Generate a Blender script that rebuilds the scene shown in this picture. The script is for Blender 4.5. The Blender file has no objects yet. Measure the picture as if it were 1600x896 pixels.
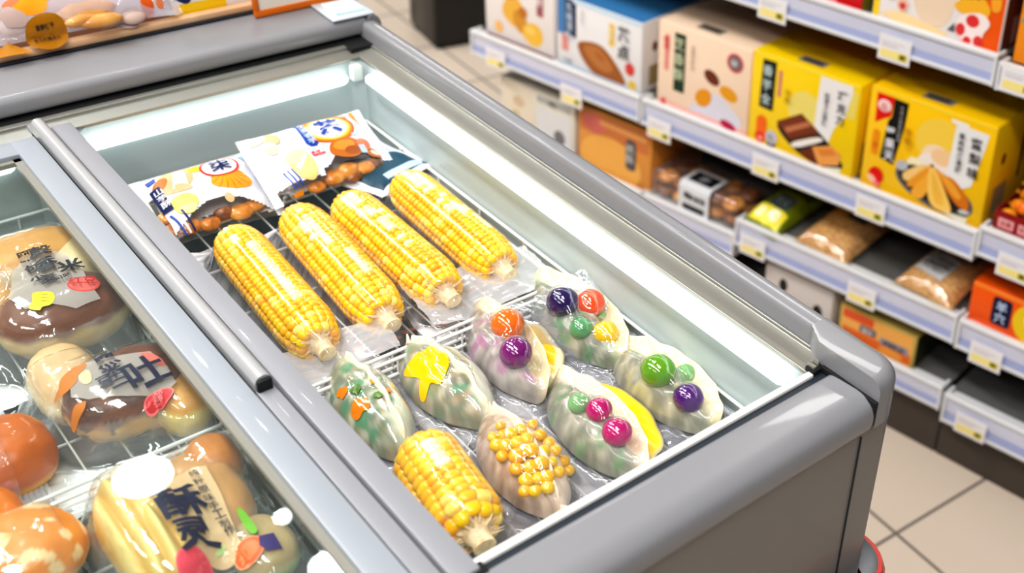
import bpy, bmesh, math, random
import numpy as np
from mathutils import Vector, Matrix, noise
from mathutils.geometry import tessellate_polygon

SC = bpy.context.scene
COL = SC.collection
PI = math.pi

# ------------------------------------------------------------------ camera
RZ = .84                                   # height of the freezer rim
W, L = .3062, .70                          # opening of the right compartment
F = 1894.947; CX, CY = 1116.06, 313.05     # focal length and principal point for a 1600 x 896 frame
CAM = Vector((-.28172, -.46429, 1.43086))
EUL = (1.0311678760, -.0771354195, -.7433019575)
cam = bpy.data.cameras.new('camera'); camo = bpy.data.objects.new('camera', cam); COL.objects.link(camo)
camo.location = CAM; camo.rotation_euler = EUL
cam.sensor_width = 36; cam.lens = F*36/1600
cam.shift_x = (800-CX)/1600; cam.shift_y = (CY-448)/1600
cam.clip_start = .05
cam.dof.use_dof = True; cam.dof.focus_distance = 1.04; cam.dof.aperture_fstop = 5.0
SC.camera = camo
from mathutils import Euler
RM = Euler(EUL).to_matrix()
def ray(px, py): return RM @ Vector(((px-CX)/F, -(py-CY)/F, -1))
def at(px, py, z):
    d = ray(px, py); return CAM + d*((z-CAM.z)/d.z)

# ------------------------------------------------------------------ objects
def tag(o, label=None, cat=None, group=None, kind=None):
    if label: o['label'] = label
    if cat: o['category'] = cat
    if group: o['group'] = group
    if kind: o['kind'] = kind
    return o
def empty(name, loc=(0,0,0), rz=0, label=None, cat=None, group=None, mat=None):
    o = bpy.data.objects.new(name, None); COL.objects.link(o); o.empty_display_size = .02
    if mat is not None: o.matrix_world = mat
    else: o.location = loc; o.rotation_euler = (0,0,rz)
    return tag(o, label, cat, group)
def setpar(o, p):
    o.parent = p
def copy_tree(o, parent=None):
    c = o.copy(); COL.objects.link(c)
    if parent is not None: c.parent = parent
    for ch in list(o.children): copy_tree(ch, c)
    return c

class MB:
    def __init__(s): s.v=[]; s.f=[]; s.m=[]; s.c=None
    def add(s, vs, fs, mi=0):
        n=len(s.v); s.v += [tuple(v) for v in vs]
        s.f += [tuple(i+n for i in f) for f in fs]; s.m += [mi]*len(fs)
    def box(s, x0,x1,y0,y1,z0,z1, mi=0, bev=0, seg=2):
        if bev<=0:
            vs=[(x,y,z) for z in (z0,z1) for y in (y0,y1) for x in (x0,x1)]
            s.add(vs,[(0,2,3,1),(4,5,7,6),(0,1,5,4),(2,6,7,3),(0,4,6,2),(1,3,7,5)],mi); return
        bm=bmesh.new(); bmesh.ops.create_cube(bm,size=1)
        for v in bm.verts: v.co=Vector(((x0+x1)/2+v.co.x*(x1-x0),(y0+y1)/2+v.co.y*(y1-y0),(z0+z1)/2+v.co.z*(z1-z0)))
        bmesh.ops.bevel(bm,geom=bm.edges[:]+bm.verts[:],offset=bev,segments=seg,profile=.5,affect='EDGES',clamp_overlap=True)
        s.bm(bm,mi)
    def bm(s, bm, mi=0):
        bm.verts.index_update()
        s.add([v.co[:] for v in bm.verts],[[v.index for v in f.verts] for f in bm.faces],mi); bm.free()
    def grid(s, fn, nu, nv, mi=0, wrapu=False, flip=False, mfn=None):
        n=len(s.v)
        for j in range(nv+1):
            for i in range(nu+(0 if wrapu else 1)): s.v.append(tuple(fn(i/nu, j/nv)))
        w=nu if wrapu else nu+1
        for j in range(nv):
            for i in range(nu):
                a=n+j*w+i; b=n+j*w+(i+1)%w; c=n+(j+1)*w+(i+1)%w; d=n+(j+1)*w+i
                s.f.append((a,d,c,b) if flip else (a,b,c,d))
                s.m.append(mfn((i+.5)/nu,(j+.5)/nv) if mfn else mi)
    def tube(s, pts, r, n=8, mi=0, cap=True):
        pts=[Vector(p) for p in pts]; base=len(s.v); up=None
        for k,p in enumerate(pts):
            t=(pts[min(k+1,len(pts)-1)]-pts[max(k-1,0)]).normalized()
            if up is None: up = Vector((0,0,1)) if abs(t.z)<.9 else Vector((1,0,0))
            a=t.cross(up).normalized(); b=a.cross(t).normalized(); up=b
            rr=r[k] if isinstance(r,(list,tuple)) else r
            for i in range(n):
                q=p+a*(rr*math.cos(2*PI*i/n))+b*(rr*math.sin(2*PI*i/n)); s.v.append(q[:])
        for k in range(len(pts)-1):
            for i in range(n):
                s.f.append((base+k*n+i,base+k*n+(i+1)%n,base+(k+1)*n+(i+1)%n,base+(k+1)*n+i)); s.m.append(mi)
        if cap:
            s.f.append(tuple(base+i for i in reversed(range(n)))); s.m.append(mi)
            s.f.append(tuple(base+(len(pts)-1)*n+i for i in range(n))); s.m.append(mi)
    def ell(s, c, r, mi=0, n=20, m=12, rot=None, fn=None):
        c=Vector(c)
        def P(u,v):
            th=2*PI*u; ph=PI*(v-.5)
            q=Vector((math.cos(ph)*math.cos(th)*r[0],math.cos(ph)*math.sin(th)*r[1],math.sin(ph)*r[2]))
            if fn: q=fn(q)
            if rot: q=rot@q
            return c+q
        s.grid(P,n,m,mi,wrapu=True)
    def extrude(s, prof, axis, a0, a1, mi=0, closed=False, caps=True):
        # prof: list of 2D points; axis 'x': prof=(y,z); axis 'y': prof=(x,z); 'z': prof=(x,y)
        def P(p,a): return {'x':(a,p[0],p[1]),'y':(p[0],a,p[1]),'z':(p[0],p[1],a)}[axis]
        n=len(prof); vs=[P(p,a0) for p in prof]+[P(p,a1) for p in prof]
        fs=[]
        for i in range(n if closed else n-1):
            j=(i+1)%n; fs.append((i,j,n+j,n+i))
        if caps: fs.append(tuple(range(n-1,-1,-1))); fs.append(tuple(range(n,2*n)))
        s.add(vs,fs,mi)
    def build(s, name, mats, parent=None, smooth=40, mat=None, label=None):
        me=bpy.data.meshes.new(name); me.from_pydata(s.v,[],s.f); 
        if not isinstance(mats,(list,tuple)): mats=[mats]
        for m in mats: me.materials.append(m)
        me.polygons.foreach_set('material_index',s.m)
        if smooth:
            me.polygons.foreach_set('use_smooth',[True]*len(s.f))
        bm=bmesh.new(); bm.from_mesh(me); bmesh.ops.recalc_face_normals(bm,faces=bm.faces); bm.to_mesh(me); bm.free()
        if s.c is not None:
            ca=me.color_attributes.new('Col','FLOAT_COLOR','POINT')
            ca.data.foreach_set('color',np.array(s.c,dtype=np.float32).ravel())
        if smooth and smooth<180: me.set_sharp_from_angle(angle=math.radians(smooth))
        me.update()
        o=bpy.data.objects.new(name,me); COL.objects.link(o)
        if parent is not None: o.parent=parent
        if mat is not None: o.matrix_local=mat
        if label: o['label']=label
        return o

def bevelprof(pts, r, n=3, closed=False):
    out=[]; N=len(pts)
    for i,p in enumerate(pts):
        if not closed and i in (0,N-1): out.append(p); continue
        p=Vector(p); a=Vector(pts[i-1]); b=Vector(pts[(i+1)%N])
        ra=min(r,(a-p).length*.45); rb=min(r,(b-p).length*.45)
        A=p+(a-p).normalized()*ra; B=p+(b-p).normalized()*rb
        for k in range(n+1):
            t=k/n; q=A*(1-t)**2+p*2*t*(1-t)+B*t*t; out.append((q.x,q.y))
    return out

# ------------------------------------------------------------------ materials
MC={}
def nodes(name):
    m=bpy.data.materials.new(name); m.use_nodes=True; nt=m.node_tree
    return m,nt,nt.nodes['Principled BSDF']
def mat(name, col, rough=.5, metal=0, var=.04, scale=30, spec=.5, coat=0, emit=0, sss=0, sssr=.01, bump=0, bscale=80, trans=0, ior=1.45):
    if name in MC: return MC[name]
    m,nt,b=nodes(name); N=nt.nodes; K=nt.links
    c=(*col,1)
    if var>0:
        tc=N.new('ShaderNodeTexCoord'); nz=N.new('ShaderNodeTexNoise'); nz.inputs['Scale'].default_value=scale; nz.inputs['Detail'].default_value=3
        K.new(tc.outputs['Object'],nz.inputs['Vector'])
        mx=N.new('ShaderNodeMix'); mx.data_type='RGBA'
        mx.inputs[6].default_value=(*[max(0,x*(1-var)) for x in col],1); mx.inputs[7].default_value=(*[min(1,x*(1+var)) for x in col],1)
        K.new(nz.outputs['Fac'],mx.inputs[0]); K.new(mx.outputs[2],b.inputs['Base Color'])
        if bump:
            n2=N.new('ShaderNodeTexNoise'); n2.inputs['Scale'].default_value=bscale; n2.inputs['Detail'].default_value=4; K.new(tc.outputs['Object'],n2.inputs['Vector'])
            bp=N.new('ShaderNodeBump'); bp.inputs['Strength'].default_value=bump; bp.inputs['Distance'].default_value=.002
            K.new(n2.outputs['Fac'],bp.inputs['Height']); K.new(bp.outputs['Normal'],b.inputs['Normal'])
    else: b.inputs['Base Color'].default_value=c
    b.inputs['Roughness'].default_value=rough; b.inputs['Metallic'].default_value=metal
    b.inputs['Specular IOR Level'].default_value=spec; b.inputs['Coat Weight'].default_value=coat; b.inputs['Coat Roughness'].default_value=.05
    b.inputs['IOR'].default_value=ior
    if emit: b.inputs['Emission Color'].default_value=c; b.inputs['Emission Strength'].default_value=emit
    if sss: b.inputs['Subsurface Weight'].default_value=sss; b.inputs['Subsurface Radius'].default_value=(1,.7,.5); b.inputs['Subsurface Scale'].default_value=sssr
    if trans: b.inputs['Transmission Weight'].default_value=trans
    MC[name]=m; return m
def flat(r,g,b,rough=.45,coat=0):
    return mat('print_%02x%02x%02x_%d'%(int(r*255),int(g*255),int(b*255),int(rough*10)),(r,g,b),rough,var=.02,scale=60,coat=coat)
def film(name, milk=.05, tint=(1,1,1), rough=.06, refl=1.0, bump=.15, bscale=260, milkcol=(.95,.95,1), vc=False):
    """clear plastic film: see-through, with fresnel gloss and a trace of milkiness"""
    if name in MC: return MC[name]
    m,nt,b=nodes(name); N=nt.nodes; K=nt.links; out=N['Material Output']; N.remove(b)
    tr=N.new('ShaderNodeBsdfTransparent'); tr.inputs['Color'].default_value=(*tint,1)
    gl=N.new('ShaderNodeBsdfGlossy'); gl.inputs['Roughness'].default_value=rough; gl.inputs['Color'].default_value=(1,1,1,1)
    df=N.new('ShaderNodeBsdfDiffuse'); df.inputs['Color'].default_value=(*milkcol,1)
    lw=N.new('ShaderNodeLayerWeight'); lw.inputs['Blend'].default_value=.5
    pw=N.new('ShaderNodeMath'); pw.operation='POWER'; pw.inputs[1].default_value=4.5; K.new(lw.outputs['Facing'],pw.inputs[0])
    mu=N.new('ShaderNodeMath'); mu.operation='MULTIPLY_ADD'; mu.inputs[1].default_value=.75*refl; mu.inputs[2].default_value=.045*refl; mu.use_clamp=True; K.new(pw.outputs[0],mu.inputs[0])
    m1=N.new('ShaderNodeMixShader'); m1.inputs[0].default_value=milk
    if vc:
        at_=N.new('ShaderNodeVertexColor'); at_.layer_name='Col'; sp=N.new('ShaderNodeSeparateColor'); K.new(at_.outputs['Color'],sp.inputs[0]); K.new(sp.outputs[0],m1.inputs[0])
    K.new(tr.outputs[0],m1.inputs[1]); K.new(df.outputs[0],m1.inputs[2])
    m2=N.new('ShaderNodeMixShader'); K.new(mu.outputs[0],m2.inputs[0]); K.new(m1.outputs[0],m2.inputs[1]); K.new(gl.outputs[0],m2.inputs[2])
    if bump:
        tc=N.new('ShaderNodeTexCoord'); nz=N.new('ShaderNodeTexNoise'); nz.inputs['Scale'].default_value=bscale; nz.inputs['Detail'].default_value=2; nz.inputs['Distortion'].default_value=1.5
        K.new(tc.outputs['Object'],nz.inputs['Vector'])
        bp=N.new('ShaderNodeBump'); bp.inputs['Strength'].default_value=bump; bp.inputs['Distance'].default_value=.003
        K.new(nz.outputs['Fac'],bp.inputs['Height']); K.new(bp.outputs['Normal'],gl.inputs['Normal']); K.new(bp.outputs['Normal'],lw.inputs['Normal'])
    K.new(m2.outputs[0],out.inputs['Surface'])
    MC[name]=m; return m
def vcol(name, rough=.3, coat=.3, sss=.15, sssr=.004):
    if name in MC: return MC[name]
    m,nt,b=nodes(name); N=nt.nodes; K=nt.links
    a=N.new('ShaderNodeVertexColor'); a.layer_name='Col'; K.new(a.outputs['Color'],b.inputs['Base Color'])
    b.inputs['Roughness'].default_value=rough; b.inputs['Coat Weight'].default_value=coat
    b.inputs['Subsurface Weight'].default_value=sss; b.inputs['Subsurface Scale'].default_value=sssr; b.inputs['Subsurface Radius'].default_value=(1,.6,.2)
    MC[name]=m; return m
def ramp_noise(name, stops, scale=20, rough=.5, detail=4, coat=0, sss=0, bump=0, dist=0):
    if name in MC: return MC[name]
    m,nt,b=nodes(name); N=nt.nodes; K=nt.links
    tc=N.new('ShaderNodeTexCoord'); nz=N.new('ShaderNodeTexNoise'); nz.inputs['Scale'].default_value=scale; nz.inputs['Detail'].default_value=detail; nz.inputs['Distortion'].default_value=dist
    K.new(tc.outputs['Object'],nz.inputs['Vector'])
    r=N.new('ShaderNodeValToRGB'); e=r.color_ramp.elements
    while len(e)<len(stops): e.new(.5)
    for k,(p,c) in enumerate(stops): e[k].position=p; e[k].color=(*c,1)
    K.new(nz.outputs['Fac'],r.inputs[0]); K.new(r.outputs[0],b.inputs['Base Color'])
    b.inputs['Roughness'].default_value=rough; b.inputs['Coat Weight'].default_value=coat; b.inputs['Coat Roughness'].default_value=.06
    if sss: b.inputs['Subsurface Weight'].default_value=sss; b.inputs['Subsurface Scale'].default_value=.006; b.inputs['Subsurface Radius'].default_value=(1,.8,.6)
    if bump:
        bp=N.new('ShaderNodeBump'); bp.inputs['Strength'].default_value=bump; bp.inputs['Distance'].default_value=.002
        K.new(nz.outputs['Fac'],bp.inputs['Height']); K.new(bp.outputs['Normal'],b.inputs['Normal'])
    MC[name]=m; return m

# ------------------------------------------------------------------ printed artwork
TXT={}
def text_tris(s, bold=.0):
    k=(s,bold)
    if k in TXT: return TXT[k]
    cu=bpy.data.curves.new('lettering','FONT'); cu.body=s; cu.resolution_u=2; cu.offset=bold; cu.align_x='CENTER'
    o=bpy.data.objects.new('lettering',cu); COL.objects.link(o)
    dg=bpy.context.evaluated_depsgraph_get(); dg.update()
    me=bpy.data.meshes.new_from_object(o.evaluated_get(dg)); me.calc_loop_triangles()
    vs=[(v.co.x,v.co.y) for v in me.vertices]; tr=[tuple(t.vertices) for t in me.loop_triangles]
    bpy.data.objects.remove(o); bpy.data.curves.remove(cu); bpy.data.meshes.remove(me)
    if vs:
        x0=min(v[0] for v in vs); x1=max(v[0] for v in vs); y0=min(v[1] for v in vs); y1=max(v[1] for v in vs)
        h=max(y1-y0,1e-6); vs=[((x-(x0+x1)/2)/h,(y-(y0+y1)/2)/h) for x,y in vs]
    TXT[k]=(vs,tr); return TXT[k]
class Art:
    """flat coloured shapes laid over a surface given by fn(x, y, lift)"""
    def __init__(s, fn, maxlen=None, lift=.0004, split=False):
        s.fn=fn; s.maxlen=maxlen; s.lift=lift; s.mb=MB(); s.mats=[]; s.layer=0; s.split=split; s.parts=[]; s.hold=False; s.kx=s.ky=1
    def cut(s):
        if s.split and not s.hold and s.mb.v: s.parts.append((s.mb,s.mats)); s.mb=MB(); s.mats=[]
    def mi(s,m):
        if m not in s.mats: s.mats.append(m)
        return s.mats.index(m)
    def tris(s, vs, tr, m):
        s.layer+=1; e=s.lift+s.layer*.00004; mi=s.mi(m)
        T=[tuple(Vector(vs[i]) for i in t) for t in tr]
        if s.maxlen:
            out=[]; st=T
            while st:
                t=st.pop(); l=[(t[1]-t[0]).length,(t[2]-t[1]).length,(t[0]-t[2]).length]; k=l.index(max(l))
                if l[k]<=s.maxlen: out.append(t); continue
                a,b,c=t[k],t[(k+1)%3],t[(k+2)%3]; mm=(a+b)/2
                st.append((a,mm,c)); st.append((mm,b,c))
            T=out
        idx={}; vv=[]; ff=[]
        for t in T:
            f=[]
            for p in t:
                k=(round(p.x,6),round(p.y,6))
                if k not in idx: idx[k]=len(vv); vv.append(s.fn(p.x,p.y,e))
                f.append(idx[k])
            if len(set(f))==3: ff.append(f)
        s.mb.add(vv,ff,mi); s.cut()
    def poly(s, pts, m):
        tr=tessellate_polygon([[Vector((p[0],p[1],0)) for p in pts]]); s.tris(pts,tr,m); return s
    def rect(s,x0,y0,x1,y1,m): return s.poly([(x0,y0),(x1,y0),(x1,y1),(x0,y1)],m)
    def ell(s,cx,cy,rx,ry,m,rot=0,n=28,wob=0,seed=0):
        rx*=s.kx; ry*=s.ky; r=random.Random(seed); ph=[r.uniform(0,6.28) for _ in range(3)]; c,sn=math.cos(rot),math.sin(rot); pts=[]
        for i in range(n):
            t=2*PI*i/n; k=1+wob*(math.sin(2*t+ph[0])+math.sin(3*t+ph[1])+.6*math.sin(5*t+ph[2]))
            x,y=rx*k*math.cos(t),ry*k*math.sin(t); pts.append((cx+x*c-y*sn,cy+x*sn+y*c))
        return s.poly(pts,m)
    def rrect(s,x0,y0,x1,y1,r,m,n=4):
        pts=[]
        for (cx,cy,a) in ((x1-r,y1-r,0),(x0+r,y1-r,PI/2),(x0+r,y0+r,PI),(x1-r,y0+r,1.5*PI)):
            for k in range(n+1): t=a+PI/2*k/n; pts.append((cx+r*math.cos(t),cy+r*math.sin(t)))
        return s.poly(pts,m)
    def text(s,t,cx,cy,h,m,rot=0,bold=.02,sx=1):
        h*=s.ky; sx*=s.kx/s.ky; vs,tr=text_tris(t,bold); c,sn=math.cos(rot),math.sin(rot)
        s.tris([(cx+(x*h*sx)*c-(y*h)*sn,cy+(x*h*sx)*sn+(y*h)*c) for x,y in vs],tr,m); return s
    def vtext(s,t,cx,top,h,m,gap=1.12,bold=.02,rot=0,sx=1):
        # characters stacked downwards from (cx, top)
        s.hold=True
        for k,ch in enumerate(t):
            d=h*(.5+k*gap)*s.ky; s.text(ch,cx+d*math.sin(rot),top-d*math.cos(rot),h,m,rot,bold,sx)
        s.hold=False; s.cut()
        return s
    def build(s,name,parent,label=None,mat=None):
        if s.split: return [mb.build(name,ms,parent,smooth=60 if s.maxlen else 0,label=label,mat=mat) for mb,ms in s.parts]
        return s.mb.build(name,s.mats,parent,smooth=60 if s.maxlen else 0,label=label,mat=mat)

# ------------------------------------------------------------------ film draped over things
def drape(obs, floor, iters=60, eps=.0012, relax=1.0):
    h=np.maximum(obs+eps,floor); lo=h.copy()
    edge=floor.copy()
    for _ in range(iters):
        n=h.copy()
        n[1:-1,1:-1]=.25*(h[:-2,1:-1]+h[2:,1:-1]+h[1:-1,:-2]+h[1:-1,2:])
        n=h*(1-relax)+n*relax
        h=np.maximum(n,lo); h[0,:]=edge[0,:]; h[-1,:]=edge[-1,:]; h[:,0]=edge[:,0]; h[:,-1]=edge[:,-1]
    return h
def crinkle(x,y,seed,sc=40,stretch=3,ang=0):
    c,s=math.cos(ang),math.sin(ang); u=(x*c+y*s)*sc/stretch; v=(-x*s+y*c)*sc
    a=noise.noise(Vector((u,v,seed*7.3))); b=noise.noise(Vector((u*2.3+5,v*2.1,seed*3.1+9)))
    return (1-abs(a)*2.2)*.6+(1-abs(b)*2.2)*.4
def film_sheet(x0,x1,y0,y1,nx,ny,obsf,floorf,iters=60,eps=.0012,crk=.0012,seed=1,sc=45,stretch=3,ang=0,edgewob=.003,flatcrk=None,milk=(.03,.25),side=None):
    """returns MB of a film surface draped over obsf(x, y) and a sampler"""
    xs=np.linspace(x0,x1,nx+1); ys=np.linspace(y0,y1,ny+1)
    obs=np.array([[obsf(x,y) for x in xs] for y in ys]); flo=np.array([[floorf(x,y) for x in xs] for y in ys])
    h=drape(obs,flo,iters,eps)
    gap=np.clip((h-np.maximum(obs,flo)-eps)/.006,0,1)
    fl=np.clip(1-(h-flo)/.004,0,1)
    mb=MB(); H=h.copy()
    fc=crk if flatcrk is None else flatcrk
    for j,y in enumerate(ys):
        for i,x in enumerate(xs):
            k=crk*(.12+gap[j,i])+fc*fl[j,i]
            H[j,i]=max(h[j,i]+k*max(0,crinkle(x,y,seed,sc,stretch,ang)), flo[j,i])
    w=nx+1; mb.c=[]
    for j,y in enumerate(ys):
        for i,x in enumerate(xs):
            f_=max(fl[j,i],.12*gap[j,i],side(x,y) if side else 0); cr=max(0,crinkle(x,y,seed+2,sc*1.3,stretch,ang))
            q_=milk[0]+(milk[1]-milk[0])*f_*(.5+.9*cr); mb.c.append((q_,q_,q_,1))
            ex=edgewob*noise.noise(Vector((y*60,seed,0)))*(1 if i in(0,nx) else 0); ey=edgewob*noise.noise(Vector((x*60,seed,5)))*(1 if j in(0,ny) else 0)
            mb.v.append((x+ex,y+ey,H[j,i]))
    for j in range(ny):
        for i in range(nx):
            a=j*w+i; mb.f.append((a,a+1,a+w+1,a+w)); mb.m.append(0)
    def samp(x,y):
        fx=min(max((x-x0)/(x1-x0)*nx,0),nx-1e-6); fy=min(max((y-y0)/(y1-y0)*ny,0),ny-1e-6)
        i,j=int(fx),int(fy); a,b=fx-i,fy-j
        return (H[j,i]*(1-a)+H[j,i+1]*a)*(1-b)+(H[j+1,i]*(1-a)+H[j+1,i+1]*a)*b
    return mb,samp
def march(px,py,surf,z0,z1,n=160):
    # first point of the pixel's ray that lies under the surface
    d=ray(px,py)
    for k in range(n+1):
        z=z1+(z0-z1)*k/n; P=CAM+d*((z-CAM.z)/d.z)
        if z<=surf(P.x,P.y): return P
    return CAM+d*((z0-CAM.z)/d.z)
def sph(x,y,c,r):
    d=r*r-(x-c[0])**2-(y-c[1])**2
    return c[2]+math.sqrt(d) if d>0 else -9
def ss(a,b,x):
    t=min(max((x-a)/(b-a),0),1); return t*t*(3-2*t)
# ================================================================== the setting
def tile_mat():
    m,nt,b=nodes('floor_tiles'); N=nt.nodes; K=nt.links
    tc=N.new('ShaderNodeTexCoord'); mp=N.new('ShaderNodeMapping'); K.new(tc.outputs['Object'],mp.inputs['Vector'])
    mp.inputs['Rotation'].default_value=(0,0,math.radians(4)); mp.inputs['Location'].default_value=(.085,.155,0)
    br=N.new('ShaderNodeTexBrick'); br.offset=0; br.squash=1
    br.inputs['Scale'].default_value=1; br.inputs['Brick Width'].default_value=.255; br.inputs['Row Height'].default_value=.255; br.inputs['Mortar Size'].default_value=.0032
    br.inputs['Color1'].default_value=(.74,.63,.52,1); br.inputs['Color2'].default_value=(.78,.67,.56,1); br.inputs['Mortar'].default_value=(.2,.17,.15,1)
    K.new(mp.outputs[0],br.inputs['Vector']); K.new(br.outputs['Color'],b.inputs['Base Color']); b.inputs['Roughness'].default_value=.35
    return m
mb=MB(); mb.box(-4,7,-3,9,-.05,0); o=mb.build('floor',tile_mat(),smooth=0); tag(o,'beige square floor tiles with dark grout','floor',kind='structure')
mb=MB(); mb.box(-4,7,-3,9,2.92,2.98); o=mb.build('ceiling',mat('ceiling_paint',(.62,.62,.62),.8),smooth=0); tag(o,'white shop ceiling','ceiling',kind='structure')
M_plaster=mat('wall_paint',(.62,.55,.48),.8)
mb=MB(); mb.box(-4,7,9,9.1,0,2.92); o=mb.build('wall_back',M_plaster,smooth=0); tag(o,'pale far wall','wall',kind='structure')

# ================================================================== the chest freezer
M_rail=mat('grey_enamel',(.255,.26,.28),.34,coat=.2,var=.03,scale=8)
M_mull=mat('grey_plastic',(.295,.305,.335),.42,var=.03,scale=8,coat=.1)
M_lid=mat('pale_grey_frame',(.33,.365,.41),.4,var=.02,coat=.2)
M_body=mat('cabinet_grey',(.225,.215,.21),.42,var=.03,scale=4,coat=.15)
M_alu=mat('brushed_aluminium',(.44,.44,.40),.34,metal=.75,var=.05,scale=20)
M_dark=mat('black_rubber_and_shade',(.008,.009,.011),.6,var=0)
M_groove=mat('dark_groove',(.02,.028,.04),.5,var=0)
M_white=mat('white_gasket',(.85,.85,.82),.4,var=.02)
M_liner=mat('freezer_liner',(.50,.575,.58),.38,var=.02,scale=3,coat=.2)
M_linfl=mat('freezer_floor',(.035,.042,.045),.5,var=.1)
M_led=mat('led_tube',(.90,1,.985),.4,var=0,emit=4.0)
M_red=mat('red_bumper',(.75,.03,.015),.32,var=.03,coat=.4)
M_grey2=mat('light_grey_plastic',(.45,.47,.5),.4)

FZ=empty('chest_freezer',(0,0,0),label='grey open-top chest freezer with lit compartments and a sliding glass lid',cat='freezer')
X0=-.95
# outer cabinet
def rr(x0,x1,y0,y1,r,n=6):
    pts=[]
    for (cx,cy,a) in ((x1-r,y1-r,0),(x0+r,y1-r,PI/2),(x0+r,y0+r,PI),(x1-r,y0+r,1.5*PI)):
        for k in range(n+1): t=a+PI/2*k/n; pts.append((cx+r*math.cos(t),cy+r*math.sin(t)))
    return pts
mb=MB(); mb.extrude(rr(X0,.3525,-.056,.97,.014),'z',.06,.822,closed=True,caps=False); mb.box(X0+.02,.33,-.03,.95,.0,.07)
mb.build('cabinet',M_body,FZ)
mb=MB(); mb.box(.3105,.3118,-.0572,-.055,.07,.81); mb.build('panel_seam',M_groove,FZ,smooth=0)
# inner liners (open boxes)
def liner(x0,x1,y0,y1,zb,name):
    mb=MB(); t=.012; z1=RZ-.004
    mb.add([(x0,y0,z1),(x1,y0,z1),(x1,y1,z1),(x0,y1,z1),(x0,y0,zb),(x1,y0,zb),(x1,y1,zb),(x0,y1,zb)],
           [(0,1,5,4),(1,2,6,5),(2,3,7,6),(3,0,4,7)],0)
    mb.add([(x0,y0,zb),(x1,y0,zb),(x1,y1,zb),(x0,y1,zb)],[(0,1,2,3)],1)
    # coved corner beads
    for (x,y) in ((x0,y1),(x1,y1)):
        sx=1 if x==x0 else -1
        mb.add([(x,y-.012,z1),(x+sx*.012,y,z1),(x,y-.012,zb),(x+sx*.012,y,zb)],[(0,1,3,2)],0)
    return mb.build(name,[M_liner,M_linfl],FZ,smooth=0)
LB=.698
liner(0,W,0,L,LB,'inner_liner')
liner(-.90,-.030,0,L,LB,'inner_liner')
# aluminium strips round the openings
mb=MB(); mb.extrude(bevelprof([(W,.8355),(W,.8385),(.327,.840),(.3275,.843),(.3295,.843),(.3295,.836)],.0008),'y',-.004,.742); mb.build('rim_strip',M_alu,FZ)
mb=MB(); mb.extrude(bevelprof([(L,.8355),(L,.8385),(.722,.839),(.7225,.8425),(.735,.8425),(.735,.836)],.0008),'x',X0,.327); mb.build('rim_strip',M_alu,FZ)
mb=MB(); mb.box(X0,.332,.7305,.752,.835,.8435); mb.box(.303,.334,.712,.745,.836,.8438); mb.build('shadow_strip',M_dark,FZ,smooth=0)  # black strip painting in the shadow line beneath the ledge lip
mb=MB(); mb.box(-.004,W,-.0065,-.0005,.834,.8412,bev=.0012); mb.build('white_gasket',M_white,FZ)
mb=MB(); mb.box(X0,.322,-.0125,-.006,.832,.8385); mb.build('rim_groove',M_groove,FZ,smooth=0)
# raised rail along the right side
prof=bevelprof([(.3295,.836),(.3315,.857),(.335,.8605),(.346,.8608),(.3518,.856),(.3525,.846),(.3525,.806),(.346,.798)],.004,4)
mb=MB(); mb.extrude(prof,'y',-.02,.757); mb.build('side_rail',M_rail,FZ,smooth=50)
# corner cap over the front end of the rail
mb=MB(); nl=0
def caploop(d,z,x1=.3535,y0=-.0612,r0=.026):
    r=max(.004,r0-d*.6); x1-=d; y0+=d; pts=[(.3300,.022),(.3187,.003),(.3187,y0)]
    for k in range(11): t=-PI/2+PI/2*k/10; pts.append((x1-r+r*math.cos(t),y0+r+r*math.sin(t)))
    return [(x,y,z) for x,y in pts]+[(x1,.022,z)]
rv=.011; loops=[caploop(.004,.815),caploop(0,.818),caploop(0,.835)]+[caploop(rv*(1-math.cos(t*PI/2/6)),.8612-rv+rv*math.sin(t*PI/2/6)) for t in range(0,7)]
n=len(loops[0])
for l_ in loops: mb.v+=l_
for k in range(len(loops)-1):
    for i in range(n): j_=(i+1)%n; mb.f.append((k*n+i,k*n+j_,(k+1)*n+j_,(k+1)*n+i)); mb.m.append(0)
mb.f.append(tuple((len(loops)-1)*n+i for i in range(n))); mb.m.append(0); mb.f.append(tuple(range(n-1,-1,-1))); mb.m.append(0)
mb.build('corner_cap',M_rail,FZ,smooth=50)
mb=MB(); mb.box(.3152,.3190,-.0615,-.004,.822,.8440,bev=.0012); mb.box(.3065,.3185,-.006,.004,.8375,.8432,bev=.001); mb.build('cap_gap',M_dark,FZ)
mb=MB(); mb.box(.3085,.3125,-.0035,.004,.8395,.8448,bev=.001); mb.box(.3135,.3155,-.003,.003,.8395,.848,bev=.0008); mb.build('lid_clip',M_alu,FZ)
# front rim
pr=bevelprof([(-.0125,.832),(-.0128,.8425),(-.047,.8455),(-.0605,.838),(-.062,.822),(-.056,.812)],.007,5)
mb=MB(); mb.extrude(pr,'x',X0,.3155); mb.build('front_rim',M_rail,FZ,smooth=50)
# back ledge
pr=bevelprof([(.760,.8435),(.7365,.8455),(.7375,.8605),(.7445,.8655),(.97,.8665),(.97,.82)],.006,4)
mb=MB(); mb.extrude(pr,'x',X0,.3375); mb.build('back_ledge',M_rail,FZ,smooth=50)
mb=MB(); mb.extrude(bevelprof([(.3395,.838),(.3395,.8668),(.350,.8668),(.3565,.857),(.3565,.80),(.346,.798)],.007,5),'y',.738,.97); mb.build('ledge_end_cap',M_rail,FZ,smooth=50)
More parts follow.
